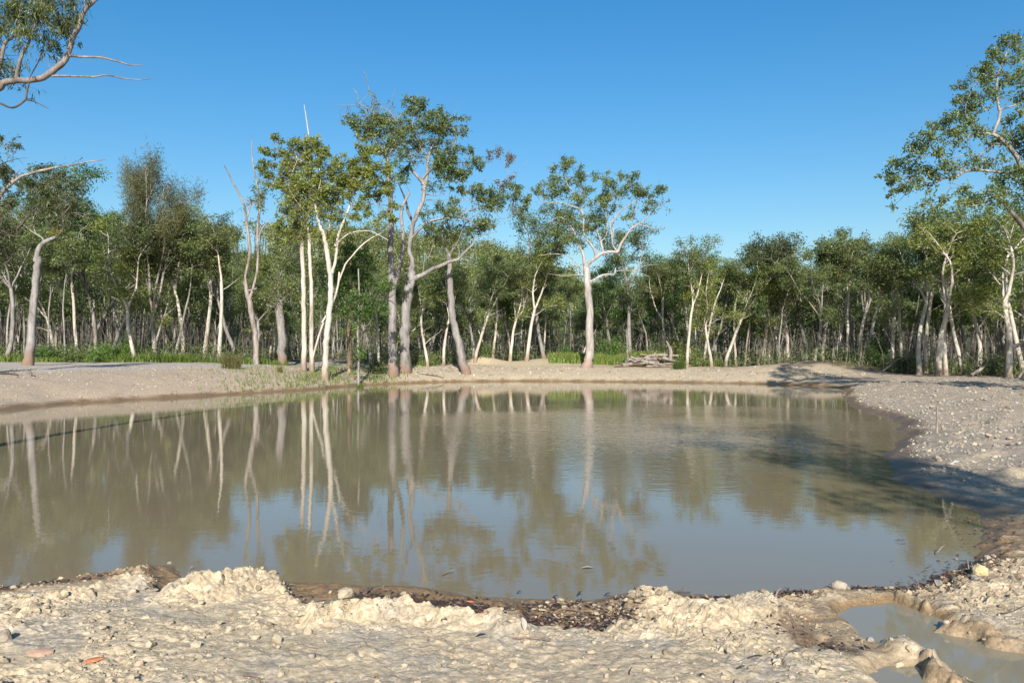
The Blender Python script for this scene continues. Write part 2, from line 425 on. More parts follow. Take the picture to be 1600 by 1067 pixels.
def terrain(x, y, full=False):
    x = np.asarray(x, float); y = np.asarray(y, float)
    s0 = pond_dist(x, y)
    yy = np.maximum(y, 1.0)
    px = CX + x / yy * F_PX
    near = 1 - sstep(8.5, 14, y)
    s = s0 + fbm(x * 0.55, y * 0.55, 3, 3) * 0.45 * (1 - near) * sstep(-1.5, 0.2, s0) + fbm(x * 3.2, y * 3.2, 4, 9) * 0.10
    zm = np.interp(px, [-300,0,300,500,700,1000,1150,1300,1450,1700], [1.15,1.15,1.15,1.0,0.85,0.75,0.72,0.6,0.47,0.47])
    kk = np.interp(px, [0,300,600,1000,1300,1500], [3.2,3.0,2.6,2.4,2.2,2.0])
    zm = zm * (1 - near) + 0.25 * near; kk = kk * (1 - near) + 1.7 * near
    sp = np.maximum(s, 0)
    out = zm * (1 - np.exp(-sp / kk)) + (0.035 - 0.02 * near) * sstep(0, 0.25, s)
    z = np.where(s > 0, out, -np.minimum(0.7, 0.14 * -s) - 0.004)
    dry = sstep(0.15, 1.2, s)
    # gentle undulation, forest floor rise, hill
    z = z + dry * fbm(x * 0.22, y * 0.22, 3, 21) * 0.10 * sstep(9, 20, y)
    z = z + dry * fbm(x * 1.1, y * 1.1, 4, 25) * 0.045
    z = z + 0.010 * np.maximum(y - 66, 0) * (y < 3000)
    hill = np.interp(px, [-900,250,450,600,760,840,930,1100,2500], [30,27,26,26,22.5,17.5,11,8,8])
    z = z + hill * sstep(95, 235, y) * (1 + 0.15 * fbm(x * 0.02, y * 0.02, 3, 31))
    # spoil mounds along the far bank
    for mx, my, rx, ry, h in ((20.5, 50.5, 5.5, 2.4, 0.62), (3.6, 57.5, 4.2, 1.6, 0.50), (-2.2, 58.0, 1.6, 1.0, 0.55), (10.3, 58.5, 2.2, 1.0, 0.5), (8.0, 61.0, 7, 2.5, 0.5)):
        q = ((x - mx) / rx) ** 2 + ((y - my) / ry) ** 2
        z = z + h * np.exp(-q * 1.2)
    rough = np.zeros(x.shape); pw = np.zeros(x.shape)
    m = (y > 2.5) & (y < 9.5) & (np.abs(x) < 8)
    if m.any():
        X = x[m]; Y = y[m]; zz = z[m]; rg = np.full(X.shape, 0.30); pwm = np.zeros(X.shape); dr = sstep(-0.02, 0.2, s[m])
        wx = X + fbm(X * 4, Y * 4, 3, 71) * 0.14; wy = Y + fbm(X * 4, Y * 4, 3, 81) * 0.14
        add = np.zeros(X.shape); cut = np.zeros(X.shape)
        for pts, r, h, ro in ridges:
            d = seg_d(wx, wy, pts)
            g = np.exp(-(d / r) ** 2 * 1.3)
            if h > 0: add = np.maximum(add, h * g)
            else: cut = np.minimum(cut, h * np.exp(-(d / r) ** 4))
            rg = np.maximum(rg, ro * np.exp(-(d / (r * 1.5)) ** 2)) if h > 0 else rg
        patch = sstep(0.42, 0.72, vnoise(X * 1.3 + 3, Y * 1.7, 41))
        rg = np.clip(rg + 0.35 * patch - 0.28 * np.exp(-(seg_d(X, Y, [gp(120, 975, .15), gp(300, 970, .15), gp(460, 985, .15)]) / 0.22) ** 2), 0.05, 1)
        lump = 0
        for k, (cs, am) in enumerate(((0.26, 0.040), (0.13, 0.040), (0.07, 0.030), (0.042, 0.020))):
            ux = wx / cs + 9 * k; uy = wy / cs
            f1, rid = worley(ux + fbm(ux * 1.7, uy * 1.7, 2, 161 + k) * 0.25, uy + fbm(ux * 1.7, uy * 1.7, 2, 171 + k) * 0.25, 51 + k)
            on = sstep(0.38, 0.55, rid + (rg - 0.6) * 0.7)
            block = np.clip((0.60 - f1) / 0.16, 0, 1) * (0.75 + 0.5 * (vnoise(ux * 2.1, uy * 2.1, 181 + k) - 0.3) - 0.45 * f1)
            lump = lump + am * np.maximum(block, 0) * on * (0.35 + 0.75 * rid)
        zz = zz + add * (0.75 + 0.5 * vnoise(X * 5, Y * 5, 45)) * np.maximum(dr, 0.65) + cut + lump * rg * dr * np.clip(1 + cut * 9, 0.08, 1)
        zz = zz + (fbm(X * 9, Y * 9, 4, 61) * 0.020 + fbm(X * 30, Y * 30, 3, 65) * 0.012 * rg) * (0.4 + rg) * np.maximum(dr, 0.3)
        mz = [0.016, 0.018, 0.045, 0.06]
        for q, lv in zip(muds, mz):
            md = poly_d(X, Y, q) + fbm(X * 6, Y * 6, 3, 151) * 0.09
            kf = sstep(-0.04, 0.12, md)
            zz = zz * kf + (1 - kf) * np.minimum(zz, lv + fbm(X * 10, Y * 10, 3, 155) * 0.03)
            pwm = np.maximum(pwm, (1 - sstep(0.0, 0.12, md)) * (0.9 if lv < 0.05 else 0.6)) if lv != 0.016 else (1 - sstep(0.0, 0.12, md)) * 0.9
        pd = np.min([poly_d(X, Y, q) for q in puddles], 0) + fbm(X * 7, Y * 7, 3, 141) * 0.05
        low = np.where((X > 1.2), 1 - sstep(0.0, 0.75, pd), 1 - sstep(0.0, 0.2, pd))
        zz = zz * (1 - 0.62 * low) + 0.05 * low
        bed = PUDDLE_Z - 0.03 + np.clip(pd, -0.2, 0) * 0.1
        kf = sstep(-0.03, 0.17, pd)
        zz = np.where(pd < 0.17, bed * (1 - kf) + zz * kf, zz)
        for pts, r, h in clay_ridges:
            g = np.exp(-(seg_d(wx, wy, pts) / r) ** 2 * 1.3)
            f1, rid = worley(wx / 0.09, wy / 0.09, 57)
            zz = np.maximum(zz, np.where(g > 0.06, g * (h * 0.6 + 0.05) + g * 0.05 * np.sqrt(np.maximum(0, 1 - (f1 / 0.7) ** 2)) * (0.3 + rid), -9))
        rg = rg * (1 - 0.8 * low * (pd < 0.3)); pw[m] = np.maximum(0.75 * (1 - sstep(0.0, 0.15, pd)), pwm)
        z = z.copy(); z[m] = zz; rough[m] = rg * dr
    # rubble texture on the right bank
    rb = sstep(1180, 1400, px) * (y > 9) * (y < 44) * dry
    rough = np.maximum(rough, rb * 0.6)
    z = z + rb * np.maximum(0, fbm(x * 2.3, y * 2.3, 4, 91)) * 0.16
    if full == 2: return z, s, s0, px, rough, pw
    if full: return z, s, s0, px, rough
    return z

GRID = {}
def hz(x, y):
    xs_, ys_, Zg = GRID['xs'], GRID['ys'], GRID['Z']
    i = int(np.clip(np.searchsorted(ys_, y) - 1, 0, len(ys_) - 2)); j = int(np.clip(np.searchsorted(xs_, x) - 1, 0, len(xs_) - 2))
    u = min(max((x - xs_[j]) / (xs_[j + 1] - xs_[j]), 0), 1); v = min(max((y - ys_[i]) / (ys_[i + 1] - ys_[i]), 0), 1)
    return float((Zg[i, j] * (1 - u) + Zg[i, j + 1] * u) * (1 - v) + (Zg[i + 1, j] * (1 - u) + Zg[i + 1, j + 1] * u) * v)

def on_ground(px, py):
    z = 0.1
    for _ in range(10):
        x, y = gp(px, py, z); z = 0.5 * z + 0.5 * hz(x, y)
    return x, y, hz(x, y)

xs = np.arange(-4.6, 4.6001, 0.0165)
pos = [xs[-1]]; st = 0.0165
while pos[-1] < 650:
    st = min(st * 1.024, 0.32) if pos[-1] < 45 else st * 1.22
    pos.append(pos[-1] + st)
pos = np.array(pos[1:])
xs = np.concatenate([-pos[::-1], xs, pos])
ys = list(np.arange(3.5, 7.6, 0.0125))
while ys[-1] < 66: ys.append(ys[-1] + min(0.0125 + max(0, ys[-1] - 7.6) * 0.012, 0.35))
while ys[-1] < 1200: ys.append(ys[-1] + max(0.35, (ys[-1] - 62) * 0.10))
lo = [3.5]; st = 0.02
while lo[-1] > -120: lo.append(lo[-1] - st); st *= 1.16
ys = np.array(lo[::-1][:-1] + ys)
GX, GY = np.meshgrid(xs, ys)
Z, S, S0, PX, RG, PW = terrain(GX.ravel(), GY.ravel(), 2)
X1 = GX.ravel(); Y1 = GY.ravel()
nx, ny = len(xs), len(ys)
GRID.update(xs=xs, ys=ys, Z=Z.reshape(ny, nx))
# soil colour zones (colour of the soil itself)
def lerp(a, b, t): return a * (1 - t[:, None]) + np.asarray(b)[None, :] * t[:, None]
n_a = fbm(X1 * 0.5, Y1 * 0.5, 4, 101); n_b = fbm(X1 * 2.2, Y1 * 2.2, 4, 111)
soil = np.repeat(np.array([[0.43, 0.352, 0.24]]), len(X1), 0)
soil = lerp(soil, (0.41, 0.333, 0.23), sstep(-0.1, 0.35, n_a) * 0.8)
soil = lerp(soil, (0.35, 0.308, 0.245), sstep(0.05, 0.4, n_b) * 0.7)
left = (1 - sstep(520, 640, PX)) * sstep(11, 18, Y1)
soil = lerp(soil, (0.335, 0.262, 0.195), left * (0.75 + 0.25 * n_b))
rbk = sstep(1250, 1420, PX) * sstep(8, 12, Y1)
soil = lerp(soil, (0.29, 0.243, 0.19), rbk * np.clip(0.75 + 0.5 * n_b, 0, 1))
mound = np.exp(-(((X1 - 20.5) / 6) ** 2 + ((Y1 - 51) / 2.6) ** 2))
soil = lerp(soil, (0.245, 0.20, 0.158), mound * 0.9)
road = left * sstep(5.5, 6.5, S) * (1 - sstep(-2.5, -1, Y1 - front(PX)))
soil = lerp(soil, (0.35, 0.325, 0.29), road * 0.8)
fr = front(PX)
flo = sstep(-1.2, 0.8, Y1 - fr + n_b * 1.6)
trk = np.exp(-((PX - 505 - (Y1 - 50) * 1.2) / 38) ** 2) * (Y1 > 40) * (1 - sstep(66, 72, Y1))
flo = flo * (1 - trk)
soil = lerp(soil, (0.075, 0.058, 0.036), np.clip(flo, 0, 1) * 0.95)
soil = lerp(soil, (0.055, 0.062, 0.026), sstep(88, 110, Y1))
gr = np.exp(-(((X1 - 8.5) / 5.5) ** 2 + ((Y1 - 59.0) / 3.4) ** 2))
soil = lerp(soil, (0.10, 0.12, 0.035), np.clip(gr * 1.2, 0, 1) * 0.9)
wetline = 0.055 + 0.045 * n_b + 0.055 * (Y1 > 12) + 0.02 * (Y1 < 9)
wet = 1 - sstep(wetline - 0.03, wetline + 0.05, Z)
wet = np.maximum(wet * (S0 < 0.9), PW * 0.9)
lit = np.zeros(len(X1))
mk = (Y1 < 8) & (Y1 > 4)
for pts, r in (([(830,965),(900,975),(960,965)], 0.20), ([(1010,925),(1100,932),(1200,928),(1260,922)], 0.07), ([(1240,985),(1320,1020)], 0.14), ([(560,920),(700,930),(800,945)], 0.12), ([(1480,900),(1545,870)], 0.25), ([(292,915),(262,928)], 0.1)):
    lit[mk] = np.maximum(lit[mk], np.exp(-(seg_d(X1[mk], Y1[mk], [gp(*p, 0.08) for p in pts]) / r) ** 2))
lit = np.clip(lit * (1.0 + 1.6 * fbm(X1 * 11, Y1 * 11, 3, 131)), 0, 1)
me = bpy.data.meshes.new('ground')
me.vertices.add(len(X1)); me.vertices.foreach_set('co', np.stack([X1, Y1, Z], 1).astype(np.float32).ravel())
i = np.arange(ny - 1)[:, None] * nx; j = np.arange(nx - 1)[None, :]
Fq = np.stack([i + j, i + j + 1, i + nx + j + 1, i + nx + j], -1).reshape(-1, 4)
me.loops.add(Fq.size); me.loops.foreach_set('vertex_index', Fq.astype(np.int32).ravel())
me.polygons.add(len(Fq)); me.polygons.foreach_set('loop_start', (np.arange(len(Fq)) * 4).astype(np.int32)); me.polygons.foreach_set('loop_total', np.full(len(Fq), 4, np.int32))
rough_f = (RG[Fq[:, 0]] > 0.30) & (Y1[Fq[:, 0]] < 8) & (PW[Fq[:, 0]] < 0.6)
me.polygons.foreach_set('use_smooth', ~rough_f)
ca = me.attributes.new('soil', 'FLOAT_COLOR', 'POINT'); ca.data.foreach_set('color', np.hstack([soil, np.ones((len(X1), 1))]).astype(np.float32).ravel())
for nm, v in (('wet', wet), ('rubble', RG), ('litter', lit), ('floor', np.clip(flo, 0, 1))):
    a = me.attributes.new(nm, 'FLOAT', 'POINT'); a.data.foreach_set('value', v.astype(np.float32))
t = NT('ground')
v = t.coord('Object')
fine = t.noise(v, 42, 6, 0.7); med = t.noise(v, 7, 5, 0.65); grit = t.noise(v, 150, 3, 0.7)
vo = t.n('ShaderNodeTexVoronoi'); vo.inputs['Scale'].default_value = 13; t.l(v, vo.inputs['Vector'])
vo2 = t.n('ShaderNodeTexVoronoi'); vo2.inputs['Scale'].default_value = 34; t.l(v, vo2.inputs['Vector'])
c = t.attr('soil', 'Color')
c = t.mix(0.75, c, t.ramp(fine, [(0.28, (0.62, 0.59, 0.55)), (0.5, (0.98, 0.98, 0.98)), (0.74, (1.22, 1.21, 1.19))]), 'MULTIPLY')
c = t.mix(0.6, c, t.ramp(med, [(0.3, (0.78, 0.76, 0.74)), (0.68, (1.14, 1.13, 1.12))]), 'MULTIPLY')
# single pebbles: each voronoi cell its own stone colour
cell = t.n('ShaderNodeSeparateColor'); t.l(vo.outputs['Color'], cell.inputs[0])
cell2 = t.n('ShaderNodeSeparateColor'); t.l(vo2.outputs['Color'], cell2.inputs[0])
pc = t.ramp(cell2.outputs[0], [(0.0, (0.55, 0.52, 0.50)), (0.45, (0.95, 0.94, 0.92)), (0.8, (1.1, 1.08, 1.04)), (1.0, (1.5, 1.48, 1.42))])
c = t.mix(0.5, c, pc, 'MULTIPLY')
pr = t.ramp(cell.outputs[1], [(0.0, (0.50, 0.48, 0.47)), (0.3, (0.92, 0.9, 0.88)), (0.8, (1.05, 1.03, 1.0)), (0.95, (1.6, 1.56, 1.48))])
rf = t.math('MULTIPLY', t.attr('rubble'), 0.55)
c = t.mix(rf, c, pr, 'MULTIPLY')
ln = t.noise(v, 60, 4, 0.75)
c = t.mix(t.math('MULTIPLY', t.attr('litter'), 0.85), c, t.ramp(ln, [(0.35, (0.035, 0.026, 0.02)), (0.52, (0.11, 0.07, 0.045)), (0.68, (0.26, 0.19, 0.13))]))
wc = t.mix(1.0, c, (0.50, 0.40, 0.29), 'MULTIPLY')
c = t.mix(t.attr('wet'), c, wc)
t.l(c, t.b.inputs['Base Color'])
ro = t.math('MULTIPLY_ADD', t.attr('wet'), -0.5, 0.95)
t.l(ro, t.b.inputs['Roughness']); t.b.inputs['Specular IOR Level'].default_value = 0.3
b1 = t.bump(fine, 0.7, 0.012); b2 = t.bump(med, 0.4, 0.02, b1)
vi = t.math('SUBTRACT', 1.0, vo2.outputs['Distance']); b3 = t.bump(vi, 0.35, 0.010, b2)
t.l(t.bump(grit, 0.5, 0.004, b3), t.b.inputs['Normal'])
me.materials.append(t.m)
me.update(calc_edges=True)
ground = bpy.data.objects.new('ground', me); COL.objects.link(ground); tag(ground, kind='structure')

# ------------------------------------------------------------------ water
def water_mat(name, col, streng, rough):
    t = NT(name)
    t.b.inputs['Base Color'].default_value = (*col, 1)
    t.b.inputs['Roughness'].default_value = rough
    t.b.inputs['IOR'].default_value = 1.333
    t.b.inputs['Specular IOR Level'].default_value = 0.5
    v = t.coord('Object', (0.55, 1.0, 1.0))
    big = t.noise(t.coord('Object', (0.10, 0.16, 1)), 1.0, 3, 0.5)
    # breeze patch out in the middle and right of the pond, calm near the shores
    tc = t.n('ShaderNodeTexCoord'); mp = t.n('ShaderNodeMapping', vector_type='TEXTURE'); t.l(tc.outputs['Object'], mp.inputs[0])
    mp.inputs['Location'].default_value = (4.5, 20.0, 0); mp.inputs['Scale'].default_value = (9.0, 9.5, 1)
    gr = t.n('ShaderNodeTexGradient', gradient_type='SPHERICAL'); t.l(mp.outputs[0], gr.inputs[0])
    br = t.math('MULTIPLY', gr.outputs['Fac'], t.ramp(big, [(0.32, (0.15,)*3), (0.6, (1,)*3)]))
    n1 = t.noise(v, 5.5, 3, 0.55); n2 = t.noise(v, 16, 2, 0.5)
    h = t.math('ADD', n1, t.math('MULTIPLY', n2, 0.35))
    amp = t.math('MULTIPLY_ADD', br, streng * 38.0, streng)
    h = t.math('MULTIPLY', h, amp)
    t.l(t.bump(h, 1.0, 1.0), t.b.inputs['Normal'])
    return t.m

def sheet(name, poly, z, mat):
    me = bpy.data.meshes.new(name)
    me.from_pydata([(x, y, 0) for x, y in poly], [], [list(range(len(poly)))])
    me.materials.append(mat)
    o = bpy.data.objects.new(name, me); COL.objects.link(o); o.location.z = z
    return tag(o, kind='structure')

cen = pond.mean(0)
nxt = np.roll(pond, -1, 0) - np.roll(pond, 1, 0)
nor = np.stack([nxt[:, 1], -nxt[:, 0]], 1); nor /= np.linalg.norm(nor, axis=1)[:, None]
area = np.sum(pond[:, 0] * np.roll(pond[:, 1], -1) - np.roll(pond[:, 0], -1) * pond[:, 1])
if area < 0: nor = -nor
big_pond = pond + nor * 0.35
me = None
water = sheet('pond_water', [(-20, 5.2), (2.2, 5.2), (3.3, 6.0), (6, 6.2), (9.5, 8.5), (12.5, 20), (20, 38), (22, 51), (-20, 52), (-24, 24)], 0.0, water_mat('pond_water', (0.185, 0.148, 0.090), 0.0009, 0.015))
M['puddle'] = water_mat('puddle_water', (0.21, 0.185, 0.13), 0.0002, 0.03)
for qi, q in enumerate(puddles):
    c_ = q.mean(0); v_ = q - c_
    sheet('puddle', [tuple(p_) for p_ in c_ + v_ * (1 + 0.16 / np.linalg.norm(v_, axis=1))[:, None]], PUDDLE_Z - 0.005 * qi, M['puddle'])

# ------------------------------------------------------------------ traced trees
def zm(x0, y0, s):
    return lambda P: [(x0 + p[0] / s, y0 + p[1] / s, p[2] / s) for p in P]
ID = lambda P: P

def traced_tree(name, label, D, limbs, clumps, bark, leafm, seed, leaf=(0.17, 0.06), dens=330, droop=0.5, spread=0.35,
                twig='twig', cat='tree', extra=(), group=None, tone=0.5, sat=2, tsig=0.10, slim=0.82, fine=130, fsc=1.0):
    """limbs: [(polyline of (px, py, width px) , material or None)], the first is the trunk; clumps: (px, py, r px)."""
    rng = np.random.default_rng(seed)
    k = lambda d: d / F_PX
    tr = limbs[0][0]
    bx = (tr[0][0] - CX) * k(D); bz = hz(bx, D)
    root = empty(name, (bx, D, bz), label, cat, group)
    pts2 = []; pts3 = []; prad = []                    # all limb points so far (pixel, world, radius)
    for li, (pl, mat) in enumerate(limbs):
        pl = np.array(pl, float)
        Q = catmull(pl, 4 if li else 5)
        if li == 0:
            d0 = D; sl = 0.0
        else:
            a2 = np.array(pts2); q = np.argmin(np.hypot(a2[:, 0] - Q[0, 0], a2[:, 1] - Q[0, 1]))
            d0 = pts3[q][1]; sl = rng.uniform(-spread, spread)
            if abs(sl) < 0.3 * spread: sl *= 2.5
        arc = np.concatenate([[0], np.cumsum(np.hypot(*np.diff(Q[:, :2], axis=0).T))]) * k(D)
        dd = d0 + sl * arc
        W3 = np.stack([(Q[:, 0] - CX) * k(1) * dd, dd, EYE - (Q[:, 1] - HY) * k(1) * dd], 1)
        rad = np.maximum(Q[:, 2] * (0.9 if li == 0 else slim), 0.4) * 0.5 * k(1) * dd
        if li == 0:
            hgt = W3[:, 2] - bz
            W3[0, 2] = bz - 0.25
            rad = rad * (1 + 0.35 * np.exp(-np.maximum(hgt, 0) / 0.35))
        W3[1:] += rng.normal(0, 1, (len(W3) - 1, 3)) * (rad[1:, None] * 0.12)
        mb = MB(); tube(mb, W3 - np.array([bx, D, bz]), rad, 10 if rad.max() > 0.1 else 6, 0, rng, 0.05)
        o = mb.build('trunk' if li == 0 else 'branch', M[mat or bark], root)
        st = 0 if li else len(Q) // 4
        for a, b, r in zip(Q[st:], W3[st:], rad[st:]): pts2.append(a[:2]); pts3.append(b); prad.append(r)
    a2 = np.array(pts2); a3 = np.array(pts3); ar = np.array(prad)
    B0 = np.array([bx, D, bz])
    for cl, lm, pname in [(clumps, leafm, 'crown'), *extra]:
        mb = MB()
        cl = list(cl)
        for (px, py, r) in list(cl):
            for _ in range(sat if pname == 'crown' else 0):
                an = rng.uniform(0, 6.28); rq = r * rng.uniform(0.9, 1.7)
                cl.append((px + math.cos(an) * rq, py + math.sin(an) * rq * 0.8, r * rng.uniform(0.35, 0.65)))
        for (px, py, r) in cl:
            dist = np.hypot(a2[:, 0] - px, a2[:, 1] - py) + ar * 20
            q = np.argmin(dist); P0 = a3[q]
            dx = max(dist[q], r * 0.5) * k(D)
            d = P0[1] + rng.uniform(-0.6, 0.6) * min(dx, 1.6) + rng.normal(0, r * k(D) * 0.5)
            Cc = np.array([(px - CX) * k(1) * d, d, EYE - (py - HY) * k(1) * d]); rm = r * k(1) * d
            mid = (P0 + Cc) / 2 + rng.normal(0, 0.12, 3) * np.linalg.norm(Cc - P0) + np.array([0, 0, -0.06]) * np.linalg.norm(Cc - P0)
            r0 = min(ar[q] * 0.6, 0.012 + 0.012 * np.linalg.norm(Cc - P0))
            pth = catmull([P0, mid, Cc], 4)
            tube(mb, pth - B0, np.linspace(r0, 0.008, len(pth)), 4, 1, cap=False)
            nsub = int(np.clip(9 * (rm / 0.6) ** 1.3, 5, 26))
            ctint = tone + rng.normal(0, tsig)
            for _ in range(nsub):
                u = nrm(rng.normal(0, 1, 3)); e = Cc + u * np.array([1, 1, 0.8]) * rm * rng.uniform(0.25, 1.12) ** 0.7
                m2 = (Cc + e) / 2 + rng.normal(0, 0.1, 3) * rm
                tube(mb, np.array([Cc, m2, e]) - B0, [0.009, 0.007, 0.004], 3, 1, cap=False)
                n = max(6, int(2.5 * dens * rm ** 2 / nsub * rng.uniform(0.5, 1.5) * (1.0 if rm > 0.5 else 1.3)))
                cc = e + rng.normal(0, 1, (n, 3)) * np.array([1, 1, 0.85]) * rm * 0.30
                leaves(mb, cc - B0, leaf[0], leaf[1], droop, rng, 0, ctint + rng.normal(0, 0.07))
        if pname == 'crown':
            cp = np.array([(q_[0], q_[1]) for q_ in clumps]); cr = np.array([q_[2] for q_ in clumps])
            close = np.array([np.min(np.hypot(cp[:, 0] - a_[0], cp[:, 1] - a_[1]) / cr) for a_ in a2])
            idx = np.where((ar < 0.09) & (close < 1.5))[0]
            for _ in range(fine if len(idx) else 0):
                P0 = a3[idx[rng.integers(0, len(idx))]]; d = nrm(rng.normal(0, 1, 3) + np.array([0, 0, 0.45])); L = rng.uniform(0.3, 1.1) * fsc
                m1 = P0 + d * L * 0.5 + rng.normal(0, 0.06, 3) * L; e = P0 + d * L + rng.normal(0, 0.12, 3) * L
                tube(mb, np.array([P0, m1, e]) - B0, [0.014 * fsc, 0.010 * fsc, 0.005 * fsc], 3, 1, cap=False)
                for q_ in range(2):
                    e2 = m1 + (e - m1) * rng.random() + rng.normal(0, 0.25, 3) * L; tube(mb, np.array([m1, e2]) - B0, [0.008 * fsc, 0.004 * fsc], 3, 1, cap=False)
                    n = int(rng.integers(0, 14)); leaves(mb, e2 + rng.normal(0, 0.10, (n, 3)) * fsc - B0, leaf[0], leaf[1], droop, rng, 0, tone + rng.normal(0, .1))
        mb.build(pname, [M[lm], M[twig]], root)
    return root

# --- pale gum standing alone on the far beach
g = zm(820, 230, 5.079)
G_limbs = [([(914,580,15.5),(921,555,14),(922,500,12.8),(918,450,12),(916,420,11),(915,412,9.5)], None)] + [(g(P), None) for P in (
 [(490,1000,60),(500,930,36),(560,880,36),(610,845,34),(680,830,30),(735,830,28),(760,770,24),(810,700,21),(850,640,17),(940,590,12),(1000,530,9),(1050,470,6),(1100,425,3)],
 [(482,960,34),(465,860,28),(440,790,23),(420,740,18),(380,650,14),(330,590,10),(270,555,8),(180,600,4)],
 [(560,870,24),(545,800,22),(500,745,20),(470,690,19),(465,600,18),(460,520,15),(430,450,12),(400,380,9),(330,280,6),(320,180,4)],
 [(465,560,14),(440,495,12),(380,470,11),(280,440,10),(200,440,8),(130,425,6),(90,380,4)],
 [(625,840,20),(605,760,18),(585,690,16),(560,660,12),(520,630,8),(500,560,5)],
 [(605,750,10),(640,710,9),(655,650,8),(650,560,7),(620,480,5)],
 [(733,828,20),(700,780,16),(690,700,14),(680,610,13),(720,560,13),(760,510,12),(820,465,10),(890,415,7),(950,370,4)],
 [(700,720,9),(705,600,8),(720,500,5),(690,400,4)],
 [(680,600,9),(650,580,8),(640,480,6),(630,400,4)],
 [(500,1075,30),(540,1060,26),(590,1030,22),(650,1010,19),(710,1010,16),(720,960,10)],
 [(710,985,10),(800,980,8),(880,985,6),(990,1030,3)],
 [(860,980,6),(960,940,4),(1060,930,2)],
 [(480,1010,16),(420,930,12),(350,870,10),(280,850,9),(200,850,7),(120,860,4)],
 [(480,1017,12),(400,1015,8),(300,1020,7),(190,1005,3)],
 [(860,615,9),(930,620,8),(1030,645,6),(1100,635,4),(1150,610,2)],
 [(845,640,7),(850,580,6),(870,520,5),(900,440,4)],
 [(430,450,7),(440,380,6),(450,300,5),(460,220,3)],
 [(280,440,6),(240,380,5),(200,280,3)])]
G_cl = g([(310,100,30),(340,150,50),(225,170,32),(380,130,33),(455,205,52),(440,250,40),(560,225,33),(200,255,52),(110,305,38),(90,350,28),(165,375,35),(240,310,55),(250,350,42),(370,290,42),(400,390,38),
 (320,350,38),(510,350,42),(530,440,33),(440,420,28),(640,260,48),(670,300,55),(650,360,55),(610,420,38),(620,460,33),(770,245,36),(840,250,38),(885,230,33),(780,340,48),(860,360,52),(930,330,50),(940,380,38),
 (1060,320,38),(1080,350,28),(1020,385,22),(1000,450,42),(980,480,28),(710,475,24),(560,545,60),(600,600,48),(520,560,42),(520,650,42),(840,535,38),(350,545,42),(390,560,38),(260,510,30),(260,640,42),(200,695,22),
 (340,690,50),(380,730,48),(320,720,38),(400,600,33),(450,770,28)])
traced_tree('gum_tree', 'tall pale gum with open forked crown alone on the far beach', 53.2, G_limbs, G_cl, 'bark_gum_pale', 'leaf_gum', 11, (0.20, 0.062), 400, 0.7, 0.3, tone=0.45, sat=1)

# --- twin grey gums in the middle
e = zm(570, 230, 4.85); tt = zm(530, 100, 5.335)
E_limbs = [([(633,582,18),(632,520,16),(636,470,15.5),(641,436,14.5),(643,425,12)], None)] + [(e(P), None) for P in (
 [(340,1000,74),(352,940,56),(360,870,44),(335,780,37),(350,680,37),(365,590,36),(400,500,36),(440,400,35),(450,320,34),(440,270,32)],
 [(345,1020,60),(390,990,46),(430,970,40),(500,930,37),(560,905,34),(640,870,32),(710,850,30),(740,810,26),(790,765,20),(830,720,14),(850,680,10),(920,660,8),(1010,635,3)],
 [(640,860,14),(660,790,12),(700,730,10),(740,620,7)], [(720,830,12),(715,780,10),(705,730,5)], [(440,960,10),(450,870,8),(490,820,8),(520,730,4)], [(740,850,9),(800,860,4)],
 [(365,560,30),(330,500,27),(318,440,22),(300,380,17),(270,310,11),(230,220,5)],
 [(345,700,24),(420,620,21),(500,560,20),(600,540,18),(720,535,16),(780,550,10),(830,570,5)],
 [(720,530,13),(780,485,10),(880,460,8),(980,490,6),(1040,545,5),(1120,500,3)],
 [(455,355,14),(520,365,10),(570,365,5)], [(440,400,12),(600,400,8),(760,400,7),(860,420,5),(930,400,3)])] + [(tt(P), None) for P in (
 [(700,1050,38),(690,980,36),(600,880,26),(590,820,20),(600,760,14),(560,690,10),(550,600,6)],
 [(710,1050,36),(735,900,30),(740,800,26),(770,700,18),(830,600,10),(850,480,5)],
 [(735,800,16),(680,700,12),(650,590,9),(610,500,6),(640,400,4)],
 [(690,960,28),(760,890,23),(870,840,20),(950,750,18),(970,650,16),(1000,570,14),(1060,520,8),(1065,500,6)],
 [(870,835,12),(950,825,10),(1060,820,5)], [(970,640,8),(960,540,6),(965,420,4),(1000,320,2)], [(780,690,7),(800,600,6),(780,500,4)], [(600,780,8),(680,760,7),(670,660,4)])]
E_cl = e([(600,110,52),(560,140,45),(660,170,55),(740,200,50),(690,230,48),(820,90,35),(850,140,40),(780,20,32),(590,230,48),(520,290,42),(700,310,42),(640,470,52),(590,460,40),(680,500,40),(900,360,55),
 (860,400,45),(960,390,48),(1040,390,45),(940,460,35),(840,300,32),(1120,310,45),(1180,350,45),(1100,370,42),(1210,400,32),(1220,470,24),(900,540,42),(1000,440,35),(490,620,42),(480,500,30)]) + tt(
 [(575,300,42),(640,330,52),(700,320,40),(580,390,36),(660,400,40),(740,430,45),(830,390,46),(870,420,36),(800,450,40),(720,500,52),(640,520,52),(560,550,45),(790,530,52),(860,520,40),(930,500,48),(1010,450,34),
 (900,560,48),(1030,570,32),(860,630,40),(820,760,38),(880,740,34),(840,820,50),(900,880,50),(640,720,38),(620,640,42),(700,640,34),(540,480,34),(780,680,34),(960,700,34),(600,860,40),(540,900,45)])
traced_tree('gum_tree', 'largest grey gum with a great sideways limb, right one of the twin trunks', 48.9, E_limbs, E_cl, 'bark_gum', 'leaf_gum', 12, (0.19, 0.07), 340, 0.35, 0.35, tone=0.6, sat=3)
